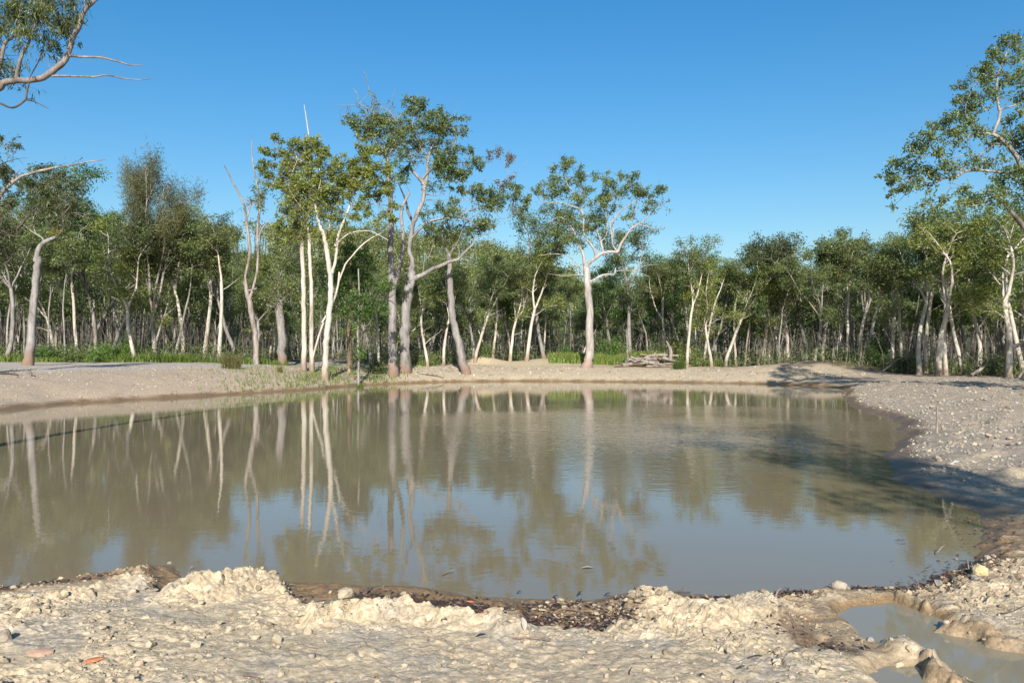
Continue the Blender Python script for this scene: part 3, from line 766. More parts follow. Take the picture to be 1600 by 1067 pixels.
D_limbs = [([(614,587,17),(612,540,14.5),(613,490,14.5),(612,440,12.5),(610,400,10.5),(611,360,9.5),(610,310,8.5),(606,270,7.5),(605,250,6)], None)] + [(tt(P), None) for P in (
 [(402,800,28),(400,765,24),(440,720,18),(485,660,16),(480,560,12),(470,480,12),(430,410,10),(370,370,8),(310,345,3)],
 [(400,780,22),(330,700,18),(300,620,18),(265,560,18),(275,480,16),(290,400,16),(280,300,10),(240,190,9),(225,100,7),(180,40,3)],
 [(290,400,10),(240,370,9),(165,330,8),(150,250,8),(85,180,3)],
 [(258,500,10),(230,430,9),(190,380,8),(130,345,7),(70,350,6),(0,342,4),(-60,360,2)],
 [(480,480,6),(500,400,4)], [(430,410,6),(432,330,5),(450,260,4),(470,200,2)], [(280,300,6),(250,240,4),(230,215,2)], [(165,330,5),(215,280,4),(245,240,2)])] + [
 ([(614,452,10),(622,425,9),(628,395,8),(630,370,7),(627,330,6),(640,300,4)], None)]
D_cl = tt([(80,480,32),(130,460,32),(160,500,36),(200,520,32),(150,540,28),(320,440,50),(380,460,45),(300,520,50),(360,530,40),(420,500,40),(220,590,42),(200,610,34),(300,600,34),(420,600,38),(460,580,34),(520,560,34),
 (380,720,32),(440,680,30),(500,640,38),(280,700,32),(520,760,32),(480,850,40),(500,960,40)])
traced_tree('gum_tree', 'grey gum with bare dead top branches, left one of the twin trunks', 47.4, D_limbs, D_cl, 'bark_gum', 'leaf_gum', 13, (0.19, 0.07), 340, 0.35, 0.3, tone=0.58, sat=3)
# --- leaning gum
Fl = [([(729,585,15),(718,540,13.5),(708,500,12.5),(704,465,11),(703,430,9.5),(702,405,7),(697,385,4.5)], None)] + [(e(P), None) for P in (
 [(612,760,26),(590,690,16),(560,650,8),(500,620,4)], [(640,840,26),(690,700,15),(740,620,11),(780,560,9),(860,500,7),(960,440,6),(1040,330,6),(1090,220,5),(1070,140,4),(1015,60,3)],
 [(700,690,8),(660,650,6),(640,600,4)], [(790,550,6),(860,620,6),(930,590,4)], [(1080,230,4),(1150,200,3),(1235,100,1.5)], [(860,310,3),(900,260,2.5),(940,220,1.5)])]
F_cl = e([(500,610,42),(560,640,38),(540,700,38),(620,640,36),(660,680,32),(730,650,40),(800,640,42),(870,620,42),(900,580,42),(930,590,34),(640,700,40)])
F_dead = e([(950,50,28),(940,90,22),(1020,20,28),(1010,60,32),(1080,80,40),(1110,70,28),(1090,120,28),(1110,220,28),(1070,260,36),(1010,260,26),(1040,300,32),(820,310,28),(860,290,22)])
traced_tree('gum_tree', 'leaning grey gum at the water edge carrying a cluster of dry brown leaves', 50.3, Fl, F_cl, 'bark_gum', 'leaf_gum', 14, (0.18, 0.065), 330, 0.4, 0.25, extra=[(F_dead, 'leaf_dead', 'dead_leaves')])
# --- white paperbarks
p = zm(420, 360, 4.446); c = zm(400, 160, 4.85)
C_cl_all = c([(300,320,45),(380,300,48),(450,320,45),(350,370,45),(440,380,50),(500,370,45),(270,440,55),(210,480,50),(330,480,55),(410,470,55),(490,450,55),(240,560,58),(320,580,55),(400,560,50),(160,640,40),(230,660,55),
 (310,660,55),(400,660,60),(460,640,55),(250,740,55),(330,740,45),(420,740,55),(500,720,60),(560,680,55),(480,560,45),(570,520,55),(640,460,55),(600,600,55),(660,560,60),(720,500,55),(760,440,45),(800,350,42),(860,370,45),
 (840,440,50),(780,540,60),(850,540,55),(920,480,50),(980,520,42),(720,620,55),(800,620,55),(880,620,52),(950,600,50),(1020,560,38),(640,680,42),(850,700,40),(940,700,45),(1010,680,38),(1030,780,36),(980,860,40),(900,900,35),(1040,900,35),
 (220,830,42),(280,860,42),(300,920,38),(190,900,32),(240,960,34),(340,830,40),(400,800,42),(620,740,34),(700,720,26),(250,1000,34),(320,1010,32),(420,960,34),(470,1000,28),(560,1000,28),(640,900,38),(700,960,32),(760,880,38),(850,850,38),(560,800,40),(500,860,38),(600,860,36),(790,800,40)])
left_cl = [q for q in C_cl_all if q[0] < 400 + 445 / 4.85]; right_cl = [q for q in C_cl_all if q[0] >= 400 + 445 / 4.85]
outer = c([(170,280,35),(60,370,33),(110,390,28),(60,460,36),(60,520,36),(120,560,36),(200,390,36),(160,950,32),(110,480,30)])
Cl = [([(509,600,12),(508,560,10.5),(511,520,10.3),(515,480,9.8),(517,445,9.2),(514,415,8.4),(509,385,7.6),(506,365,7)], None), (p([(440,300,30),(465,200,25),(475,100,23),(490,10,20)]), None)] + [(c(P), None) for P in (
 [(510,1000,36),(490,950,31),(470,870,26),(450,780,20),(460,700,14),(490,600,8),(480,500,5)],
 [(600,1090,26),(650,940,25),(700,820,22),(715,740,20),(715,690,18),(750,660,12),(730,630,8),(690,610,5)],
 [(715,770,10),(790,785,8),(860,770,6),(930,770,4)], [(530,1010,14),(555,960,12),(555,880,10),(570,850,6),(600,740,4)], [(740,660,8),(790,560,6),(800,430,4)], [(450,780,8),(440,660,6),(400,580,4)])] + [(p(P), None) for P in (
 [(370,640,20),(440,520,20),(480,380,20),(490,290,18)], [(485,360,16),(530,240,16),(570,190,14),(640,110,14),(720,50,10),(780,20,6)], [(478,90,11),(530,40,12),(600,10,10),(700,5,8),(760,30,8),(830,70,5)])]
traced_tree('paperbark_tree', 'white flaking paperbark with olive crown standing right at the muddy left shore', 42.0, Cl, right_cl, 'bark_paper', 'leaf_olive', 15, (0.15, 0.068), 640, 0.1, 0.25, tone=0.58)
B1 = [([(475,573,9.5),(475,500,8.3),(474,440,7.6),(472,400,7),(471,365,6)], None)] + [(c(P), None) for P in (
 [(345,1040,26),(340,960,22),(370,850,17),(400,700,15),(420,560,14),(410,420,14),(405,290,14),(385,150,11),(365,20,5)], [(355,920,12),(300,800,10),(250,700,8),(200,640,6),(110,600,3)], [(412,480,10),(320,430,9),(280,395,7),(150,430,4)], [(410,520,8),(470,440,6),(520,390,4)])]
traced_tree('paperbark_tree', 'slender white paperbark topped by a bare dead spike, leftmost of the shore trio', 44.6, B1, left_cl[::2] + outer, 'bark_paper', 'leaf_olive', 16, (0.15, 0.068), 640, 0.1, 0.25, tone=0.52)
B2 = [([(487,574,8.6),(487,500,7.3),(486,440,6.7),(484,400,6.2),(483,365,6)], None)] + [(c(P), None) for P in ([(402,1020,20),(395,950,17),(380,850,11),(300,740,8),(250,620,6),(320,420,5)], [(380,860,9),(440,740,6),(420,640,4)])] + [
 (p([(295,955,16),(320,830,20),(380,640,20)]), None)]
traced_tree('paperbark_tree', 'white paperbark with a thin leaning side stem, middle of the shore trio', 44.2, B2, left_cl[1::2], 'bark_paper', 'leaf_olive', 17, (0.15, 0.068), 640, 0.1, 0.25, tone=0.55)
# --- left bank gum with mistletoe
a = zm(0, 200, 4.85)
Al = [([(44,580,15),(48,530,13),(52,480,12),(57,430,11.5),(60,400,10)], None)] + [(a(P), None) for P in (
 [(275,1010,52),(285,950,46),(320,880,42),(370,850,34),(430,820,24),(480,760,15),(475,700,11),(540,640,8),(600,660,6),(680,690,3)],
 [(315,890,24),(330,850,20),(300,820,14),(220,770,12),(100,670,8),(0,600,5)], [(270,800,12),(250,700,10),(290,600,8),(280,480,6),(260,380,3)], [(475,720,10),(470,600,8),(430,500,6),(400,400,4)], [(540,640,6),(560,540,5),(540,440,3)], [(590,840,5),(610,780,6),(660,740,5),(685,680,2)])]
A_cl = a([(270,310,40),(320,310,36),(360,300,32),(470,360,36),(400,380,36),(240,400,50),(300,440,45),(200,420,40),(160,440,36),(520,430,40),(560,440,32),(280,490,62),(350,480,55),(430,480,62),(480,540,62),(400,540,55),(340,570,60),
 (260,560,52),(430,600,55),(520,590,36),(240,640,42),(330,640,52),(400,660,60),(460,700,60),(560,650,36),(380,720,52),(300,710,42),(480,760,42)])
traced_tree('gum_tree', 'grey gum with dark spreading crown and yellow mistletoe beside the gravel road', 39.0, Al, A_cl, 'bark_gum', 'leaf_dark', 18, (0.17, 0.05), 400, 0.6, 0.35, extra=[(a([(400,785,26),(370,795,18),(430,780,20)]), 'leaf_yellow', 'mistletoe')])
A2 = [([(-34,585,16),(-32,500,15),(-26,420,14),(-16,340,12),(-8,310,9)], None)] + [(a(P), None) for P in (
 [(-60,590,40),(10,500,36),(80,430,33),(140,380,28),(250,340,24),(380,308,18),(550,280,13),(680,255,10),(810,240,3)], [(85,425,22),(105,370,17),(150,318,9)])] + [(a(P), 'bark_dark') for P in (
 [(-140,1000,40),(0,860,30),(40,830,27),(150,750,26),(200,680,20),(270,620,10),(290,540,6)], [(-150,1060,30),(0,960,24),(100,950,20),(150,890,16),(260,870,8)], [(60,830,14),(30,740,12),(60,640,9),(70,560,6)], [(-60,560,20),(-40,400,14),(40,260,8),(90,260,6),(100,190,4)])]
A2_cl = a([(20,290,36),(10,330,45),(50,340,36),(20,380,45),(90,130,36),(5,100,26),(60,550,36),(20,720,36),(0,800,52),(-60,300,60),(-80,450,60),(-40,640,60),(10,880,50),(60,940,40),(-60,900,60),(130,520,36)])
traced_tree('gum_tree', 'gum at the frame edge with a long bare grey limb pointing over the left trees', 31.5, A2, A2_cl, 'wood_dead', 'leaf_dark', 19, (0.15, 0.045), 420, 0.6, 0.25)
# --- near gum, upper left
jm_ = zm(0, 0, 3.5575)
jm = lambda P: [(p_[0], p_[1], p_[2] * (0.82 if len(P) < 20 else 1)) for p_ in jm_(P)]
J = [([(-128,690,36),(-120,520,32),(-95,380,29),(-60,270,26),(-42,225,24)], None)] + [(jm(P), None) for P in (
 [(-170,850,92),(-60,570,76),(0,478,62),(70,450,50),(160,448,48),(260,425,48),(320,370,50),(375,310,42),(400,220,40),(440,140,40),(470,60,36),(530,0,30),(600,-80,26),(640,-200,14)],
 [(380,310,27),(470,318,20),(560,320,16),(640,340,14),(740,365,10),(800,360,4)], [(555,318,9),(590,312,4)],
 [(290,425,24),(400,425,18),(520,428,15),(600,420,13),(690,438,11),(780,445,9),(850,438,4)],
 [(95,440,36),(100,380,30),(130,290,28),(160,240,24),(190,150,16),(250,60,10)], [(-30,540,34),(0,370,30),(30,240,28),(80,200,20),(120,120,10)],
 [(470,60,18),(470,0,12),(450,-80,8)], [(400,220,8),(370,150,7),(330,60,5)], [(280,380,6),(250,300,6),(330,200,4)])] + [(jm(P), 'bark_dark') for P in (
 [(168,445,14),(150,500,18),(140,555,20),(70,600,18),(0,575,18),(-80,560,20)], [(140,555,14),(190,565,10),(270,605,4)], [(165,430,10),(210,350,12),(240,270,10),(250,200,6)], [(30,310,7),(105,308,5)])]
J_cl = jm([(60,90,75),(30,150,66),(120,120,75),(150,180,56),(200,170,46),(70,60,60),(230,60,66),(300,50,75),(260,120,56),(340,100,66),(400,110,52),(430,100,36),(370,170,38),(380,40,55),(240,20,60),(100,-20,80),(290,245,40),(320,275,30),
 (25,380,46),(60,395,38),(5,420,36),(100,10,60),(-20,80,80),(180,60,50),(-60,250,70),(240,-60,80),(400,-60,70)])
traced_tree('gum_tree', 'near gum whose drooping leafy limb and bare sticks hang in the upper left sky', 14.2, J, J_cl, 'bark_near', 'leaf_near', 20, (0.13, 0.021), 1000, 1.5, 0.25, tone=0.55, tsig=0.16, sat=0, fine=60, fsc=0.4)
# --- near tree at the right edge
im = zm(1340, 20, 2.965)
I = [([(1640,618,19),(1632,520,17),(1622,440,15),(1611,385,14),(1606,360,13)], None)] + [(im(P), None) for P in (
 [(790,1030,40),(788,900,34),(776,780,30),(748,690,28),(700,620,26),(640,570,22),(570,560,18),(530,570,12),(470,590,6)], [(790,1020,36),(735,950,32),(680,890,20),(640,850,12),(560,890,7),(480,900,4)],
 [(625,570,22),(640,530,20),(660,470,20),(650,420,18),(640,360,14),(660,260,12),(690,190,8),(710,140,5)], [(660,450,12),(740,425,9),(790,400,6)],
 [(755,730,18),(690,740,15),(620,735,16),(560,730,16),(500,735,16),(450,760,16),(380,770,12),(340,790,8),(250,765,5)], [(500,735,10),(440,715,8),(380,660,7),(330,610,5),(300,580,3)], [(700,612,11),(640,610,9),(560,660,8),(480,660,6),(430,680,3)],
 [(770,850,18),(820,740,16),(850,560,12),(840,400,8)], [(560,560,9),(500,470,7),(520,380,5),(570,290,3)], [(530,575,6),(420,540,5),(350,540,3)], [(450,765,6),(400,860,4),(340,920,3)])]
I_cl = im([(700,130,38),(740,110,42),(660,150,38),(620,180,33),(760,170,38),(720,230,42),(640,210,38),(600,250,42),(570,270,42),(640,290,46),(580,310,42),(510,310,38),(470,350,33),(500,380,42),(540,400,42),(600,380,46),(650,350,42),(690,300,38),
 (740,280,38),(760,320,38),(490,420,42),(550,450,42),(480,470,42),(520,500,42),(540,540,42),(440,490,42),(400,510,42),(350,520,32),(330,560,36),(420,550,38),(470,560,38),(280,590,40),(240,610,36),(300,640,44),(240,660,40),(200,690,36),(160,690,32),
 (100,755,16),(150,740,36),(190,760,42),(140,790,32),(150,840,28),(160,900,22),(200,820,36),(250,720,42),(300,710,42),(330,750,42),(280,780,42),(240,800,32),(380,640,38),(430,590,38),(400,700,38),(430,730,32),(330,820,18),(310,890,33),(350,910,38),
 (320,950,32),(400,860,32),(380,930,32),(430,930,28),(480,870,42),(530,850,42),(500,810,38),(560,880,38),(600,830,42),(640,790,42),(690,750,46),(740,740,46),(700,810,46),(640,860,42),(690,870,42),(740,860,38),(540,680,42),(590,690,42),(640,680,42),
 (690,570,42),(740,530,46),(760,590,42),(700,500,38),(760,460,38),(740,390,33),(620,600,28),(760,650,46),(820,300,60),(830,420,60),(820,540,60),(850,650,60),(830,760,60),(850,870,60),(900,500,70),(900,700,70),(830,170,60)])
traced_tree('swamp_tree', 'near tree with small glossy leaves reaching in over the right bank forest', 28.5, I, I_cl, 'bark_forest', 'leaf_gum', 21, (0.115, 0.060), 480, 0.5, 0.3, tone=0.6, tsig=0.15, sat=0, slim=0.7, fine=140, fsc=0.6)
# --- dead tree with twin spires left of the trio
k7 = zm(330, 200, 2.808)
Kd = [([(401,566,9),(398,520,9),(391,480,8.5),(385,455,7.5),(382,440,6)], None)] + [(k7(P), None) for P in (
 [(160,740,20),(150,650,13),(170,560,16),(165,480,16),(155,420,13),(145,340,11),(95,240,8),(55,160,4)], [(160,390,9),(172,330,8),(150,312,4)], [(150,715,11),(190,708,10),(200,700,5)],
 [(168,750,16),(188,690,15),(203,610,14),(205,520,14),(205,420,13),(215,320,12),(195,220,8),(180,130,6),(178,30,2)], [(210,480,10),(225,440,8),(265,400,3)])]
traced_tree('dead_tree', 'dead grey tree with two bare spires rising left of the shore trio', 47.0, Kd, k7([(210,330,30),(235,260,30),(230,310,24)]), 'wood_dead', 'leaf_gum', 22, (0.15, 0.06), 260, 0.3, 0.2, fine=12)
St = [([(441,566,14),(440,520,13),(436,480,13),(434,465,13)], None)] + [(p(P), None) for P in ([(65,480,44),(62,420,26),(70,350,16),(90,280,8)], [(75,490,40),(95,485,30),(140,440,22),(200,400,12)], [(75,500,30),(40,470,20),(0,470,12)], [(60,540,18),(20,530,12),(-20,520,8)])]
traced_tree('dead_tree', 'thick grey broken trunk with stubby limbs beside the sandy track', 48.5, St, p([(120,350,40),(60,380,40),(170,400,30),(100,420,30),(20,440,40)]), 'bark_gum', 'leaf_forest', 23, (0.15, 0.06), 330, 0.3, 0.3)
Rd = [([(546,572,9),(546,530,9),(545,497,9.5),(547,470,6),(549,430,5),(546,390,4)], None)] + [(p(P), None) for P in ([(570,420,16),(580,300,14),(550,150,10),(545,60,8)], [(575,330,8),(620,240,6),(660,200,4)])]
traced_tree('paperbark_tree', 'red brown stripped trunk standing on the sandy track between paperbark and gum', 46.5, Rd, p([(560,130,40),(600,170,50),(560,230,45),(620,250,50),(660,180,50),(540,330,50),(600,350,50),(520,420,45),(560,560,50),(640,330,50)]), 'bark_red', 'leaf_green', 24, (0.15, 0.07), 380, 0.2, 0.35, tone=0.35)
Sp = [([(560,597,4.5),(560,560,4),(559,520,3.6),(561,470,3),(560,420,2.4)], None)] + [(p(P), None) for P in ([(625,700,8),(580,520,5),(540,540,3)], [(625,560,7),(680,480,5),(720,500,3)], [(622,780,6),(660,720,5),(690,760,3)])]
traced_tree('sapling', 'thin leafy sapling on the shore between white paperbark and twin gums', 43.0, Sp, p([(560,550,50),(600,480,45),(640,550,45),(660,590,40),(620,620,35),(720,500,50),(780,530,40),(640,880,22),(625,830,20),(700,560,30),(740,440,45),(790,380,45)]), 'bark_forest', 'leaf_green', 25, (0.13, 0.07), 330, 0.1, 0.3, tone=0.55)

# ------------------------------------------------------------------ forest prototypes (10 m tall)
def stem(rng, P, d, L, r, wob, trop, taper=0.35, step=0.5):
    n = max(4, int(L / step)); pts = [np.array(P, float)]; d = nrm(d)
    for _ in range(n):
        d = nrm(d + rng.normal(0, wob, 3) + np.array([0, 0, trop])); pts.append(pts[-1] + d * L / n)
    return np.array(pts), np.linspace(r, r * taper, n + 1)

def tilt(rng, d, ang):
    d = nrm(d); a = nrm(np.cross(d, nrm(rng.normal(0, 1, 3)))); return d * math.cos(ang) + a * math.sin(ang)

def prototype(kind, seed):
    rng = np.random.default_rng(seed); tb = MB(); cb = MB()
    P = dict(paperbark=dict(bole=(0.30, 0.50), forks=(2, 3), spread=(0.12, 0.34), flen=(0.46, 0.58), limbs=10, lang=(0.5, 1.15), llen=(0.8, 1.7), twigs=7, per=15, sig=0.17, leaf=(0.15, 0.066), r0=0.125, droop=0.15, wob=0.11),
             straight=dict(bole=(0.48, 0.62), forks=(1, 2), spread=(0.05, 0.22), flen=(0.38, 0.48), limbs=12, lang=(0.5, 1.1), llen=(0.6, 1.3), twigs=6, per=15, sig=0.17, leaf=(0.15, 0.066), r0=0.105, droop=0.2, wob=0.06),
             whitefork=dict(bole=(0.38, 0.55), forks=(2, 3), spread=(0.10, 0.30), flen=(0.42, 0.52), limbs=10, lang=(0.5, 1.15), llen=(0.7, 1.6), twigs=7, per=14, sig=0.17, leaf=(0.15, 0.066), r0=0.122, droop=0.15, wob=0.09, low=2),
             whitestraight=dict(bole=(0.55, 0.68), forks=(1, 2), spread=(0.05, 0.22), flen=(0.32, 0.42), limbs=12, lang=(0.5, 1.1), llen=(0.6, 1.2), twigs=6, per=15, sig=0.17, leaf=(0.15, 0.066), r0=0.115, droop=0.2, wob=0.05, low=1, thick=1),
             gum=dict(bole=(0.42, 0.58), forks=(2, 4), spread=(0.25, 0.6), flen=(0.40, 0.52), limbs=8, lang=(0.4, 0.9), llen=(1.0, 1.9), twigs=7, per=17, sig=0.18, leaf=(0.18, 0.06), r0=0.13, droop=0.6, wob=0.11),
             pole=dict(bole=(0.54, 0.66), forks=(1, 2), spread=(0.05, 0.3), flen=(0.32, 0.44), limbs=10, lang=(0.5, 1.1), llen=(0.6, 1.2), twigs=6, per=15, sig=0.18, leaf=(0.16, 0.07), r0=0.07, droop=0.2, wob=0.07),
             wispy=dict(bole=(0.22, 0.30), forks=(5, 7), spread=(0.12, 0.36), flen=(0.60, 0.72), limbs=9, lang=(0.25, 0.55), llen=(1.0, 1.8), twigs=7, per=30, sig=0.16, leaf=(0.22, 0.022), r0=0.12, droop=-0.7, wob=0.05))[kind]
    H = 10.0; r0 = P['r0'] * rng.uniform(0.85, 1.15)
    bole = H * rng.uniform(*P['bole'])
    lean = nrm(np.array([rng.normal(0, 0.10), rng.normal(0, 0.06), 1]))
    pts, rad = stem(rng, (0, 0, -0.2), lean, bole + 0.2, r0, P['wob'] * 0.55, 0.02, 0.72, 0.6)
    rad = rad * (1 + 0.4 * np.exp(-np.maximum(pts[:, 2], 0) / 0.35))
    tube(tb, pts, rad, 8, 0, rng, 0.07)
    tips = []
    nf = rng.integers(P['forks'][0], P['forks'][1] + 1)
    stems = []
    d_end = nrm(pts[-1] - pts[-2])
    az0 = rng.uniform(0, 6.28)
    for f in range(nf):
        ang = rng.uniform(*P['spread']); az = az0 + f * 6.28 / nf + rng.normal(0, 0.4)
        d = nrm(d_end * math.cos(ang) + np.array([math.cos(az), math.sin(az), 0]) * math.sin(ang))
        k = -1 if (f == 0 or kind != 'wispy') else -1 - rng.integers(0, 2)
        L = H * rng.uniform(*P['flen'])
        sp, sr = stem(rng, pts[k] - d * 0.05, d, L, rad[k] * (0.88 if nf < 3 else 0.72), P['wob'], 0.05, 0.25)
        tube(tb, sp, sr, 6, 0, rng, 0.05); stems.append((sp, sr))
    # a few low limbs off the bole
    if kind in ('paperbark', 'gum', 'straight') or P.get('low'):
        for _ in range(rng.integers(1, P.get('low', 3) + 1)):
            q = int(len(pts) * rng.uniform(0.62, 0.95)); d = tilt(rng, d_end, rng.uniform(0.5, 1.0))
            sp, sr = stem(rng, pts[q], d, rng.uniform(1.2, 2.4), rad[q] * 0.38, 0.16, 0.06, 0.2, 0.35); tube(tb, sp, sr, 5, 0, rng, 0.04)
            if rng.random() < (0.25 if P.get('low') else 0.65): stems.append((sp, sr))
    for sp, sr in stems:
        top = sp[-1]; n = len(sp)
        full = np.linalg.norm(sp[-1] - sp[0])
        nl = max(2, int(P['limbs'] * min(1, full / 3.5) + 0.5))
        for _ in range(nl):
            q = int(n * (rng.uniform(0.25, 1.0) ** 0.8)); q = min(q, n - 1)
            d = tilt(rng, sp[min(q + 1, n - 1)] - sp[max(q - 1, 0)], rng.uniform(*P['lang']))
            d[2] = max(d[2], -0.1)
            L = rng.uniform(*P['llen']) * (0.65 + 0.5 * (1 - q / n))
            lp, lr = stem(rng, sp[q], d, L, max(sr[q] * 0.55, 0.02), 0.18, 0.06, 0.25, 0.3)
            tube(tb, lp, np.maximum(lr, 0.013), 5, 0, None, 0)
            ctint = 0.5 + rng.normal(0, 0.13)
            for _ in range(P['twigs']):
                w_ = int(len(lp) * rng.uniform(0.35, 1.0)); w_ = min(w_, len(lp) - 1)
                dd = tilt(rng, lp[-1] - lp[0], rng.uniform(0.3, 1.1))
                tp, tr = stem(rng, lp[w_], dd, rng.uniform(0.35, 0.8), 0.014, 0.25, 0.1, 0.4, 0.25)
                tube(cb, tp, tr, 3, 1, cap=False)
                for fr_ in (0.5, 1.0):
                    c0 = tp[int((len(tp) - 1) * fr_)]; m = int(P['per'] * rng.uniform(0.5, 1.4))
                    if kind == 'wispy':
                        cc = c0 + rng.normal(0, 1, (m, 3)) * np.array([0.13, 0.13, 0.26])
                    else:
                        cc = c0 + rng.normal(0, 1, (m, 3)) * P['sig'] * np.array([1, 1, 0.7])
                    leaves(cb, cc, *P['leaf'], P['droop'], rng, 0, ctint + rng.normal(0, 0.08))
    return tb, cb

SPEC = []   # (kind, bark, leaf)
PROTO = {}
def make_proto(key, kind, seed, bark, leafm):
    tb, cb = prototype(kind, seed)
    PROTO.setdefault(key, []).append((tb.mesh('trunk', [M[bark]]), cb.mesh('crown', [M[leafm], M['twig']])))
for s_ in range(6): make_proto('whitefork', 'whitefork', 120 + s_, 'bark_paper', 'leaf_forest' if s_ % 3 else 'leaf_light')
for s_ in range(5): make_proto('whitestraight', 'whitestraight', 220 + s_, 'bark_paper', 'leaf_light' if s_ % 2 else 'leaf_forest')
for s_ in range(7): make_proto('paperbark', 'paperbark', 100 + s_, 'bark_paper' if s_ % 2 else 'bark_forest', 'leaf_forest' if s_ != 3 else 'leaf_olive')
for s_ in range(4): make_proto('straight', 'straight', 200 + s_, 'bark_forest' if s_ % 2 else 'bark_paper', 'leaf_forest')
for s_ in range(4): make_proto('gum', 'gum', 300 + s_, 'bark_gum', 'leaf_dark' if s_ % 2 else 'leaf_gum')
for s_ in range(5): make_proto('pole', 'pole', 400 + s_, 'bark_forest' if s_ % 2 else 'bark_gum', 'leaf_forest' if s_ != 2 else 'leaf_dark')
for s_ in range(2): make_proto('wispy', 'wispy', 500 + s_, 'bark_forest', 'leaf_wispy')
for s_ in range(2): make_proto('bright', 'gum', 600 + s_, 'bark_forest', 'leaf_green')
for s_ in range(2): make_proto('yellow', 'paperbark', 700 + s_, 'bark_paper', 'leaf_olive')

NAME = dict(whitefork='paperbark_tree', whitestraight='paperbark_tree', paperbark='paperbark_tree', straight='paperbark_tree', gum='gum_tree', pole='forest_tree', wispy='she_oak_tree', bright='broadleaf_tree', yellow='paperbark_tree')
rt = random.Random(5)
def plant(key, x, y, H, label, group=None, v=None, rot=None, wide=1.0, lean=0.0, name=None):
    tm, cm = PROTO[key][rt.randrange(len(PROTO[key])) if v is None else v]
    root = empty(name or NAME[key], (x, y, hz(x, y)), label, 'tree', group)
    sz = H / 10.0; sx = (0.55 * sz + 0.45) * wide * rt.uniform(0.9, 1.1)
    root.scale = (sx, sx, sz)
    root.rotation_euler = (0, lean, rt.uniform(0, 6.28) if rot is None else rot)
    for nm, m_ in (('trunk', tm), ('crown', cm)):
        o = bpy.data.objects.new(nm, m_); COL.objects.link(o); o.parent = root
    return root

def height_to(px, D, top):
    x = (px - CX) / F_PX * D
    return x, EYE + (HY - top) * D / F_PX - hz(x, D)

placed = []
def plant_px(key, px, D, top, label, **kw):
    x, H = height_to(px, D, top); placed.append((x, D))
    return plant(key, x, D, H, label, **kw)

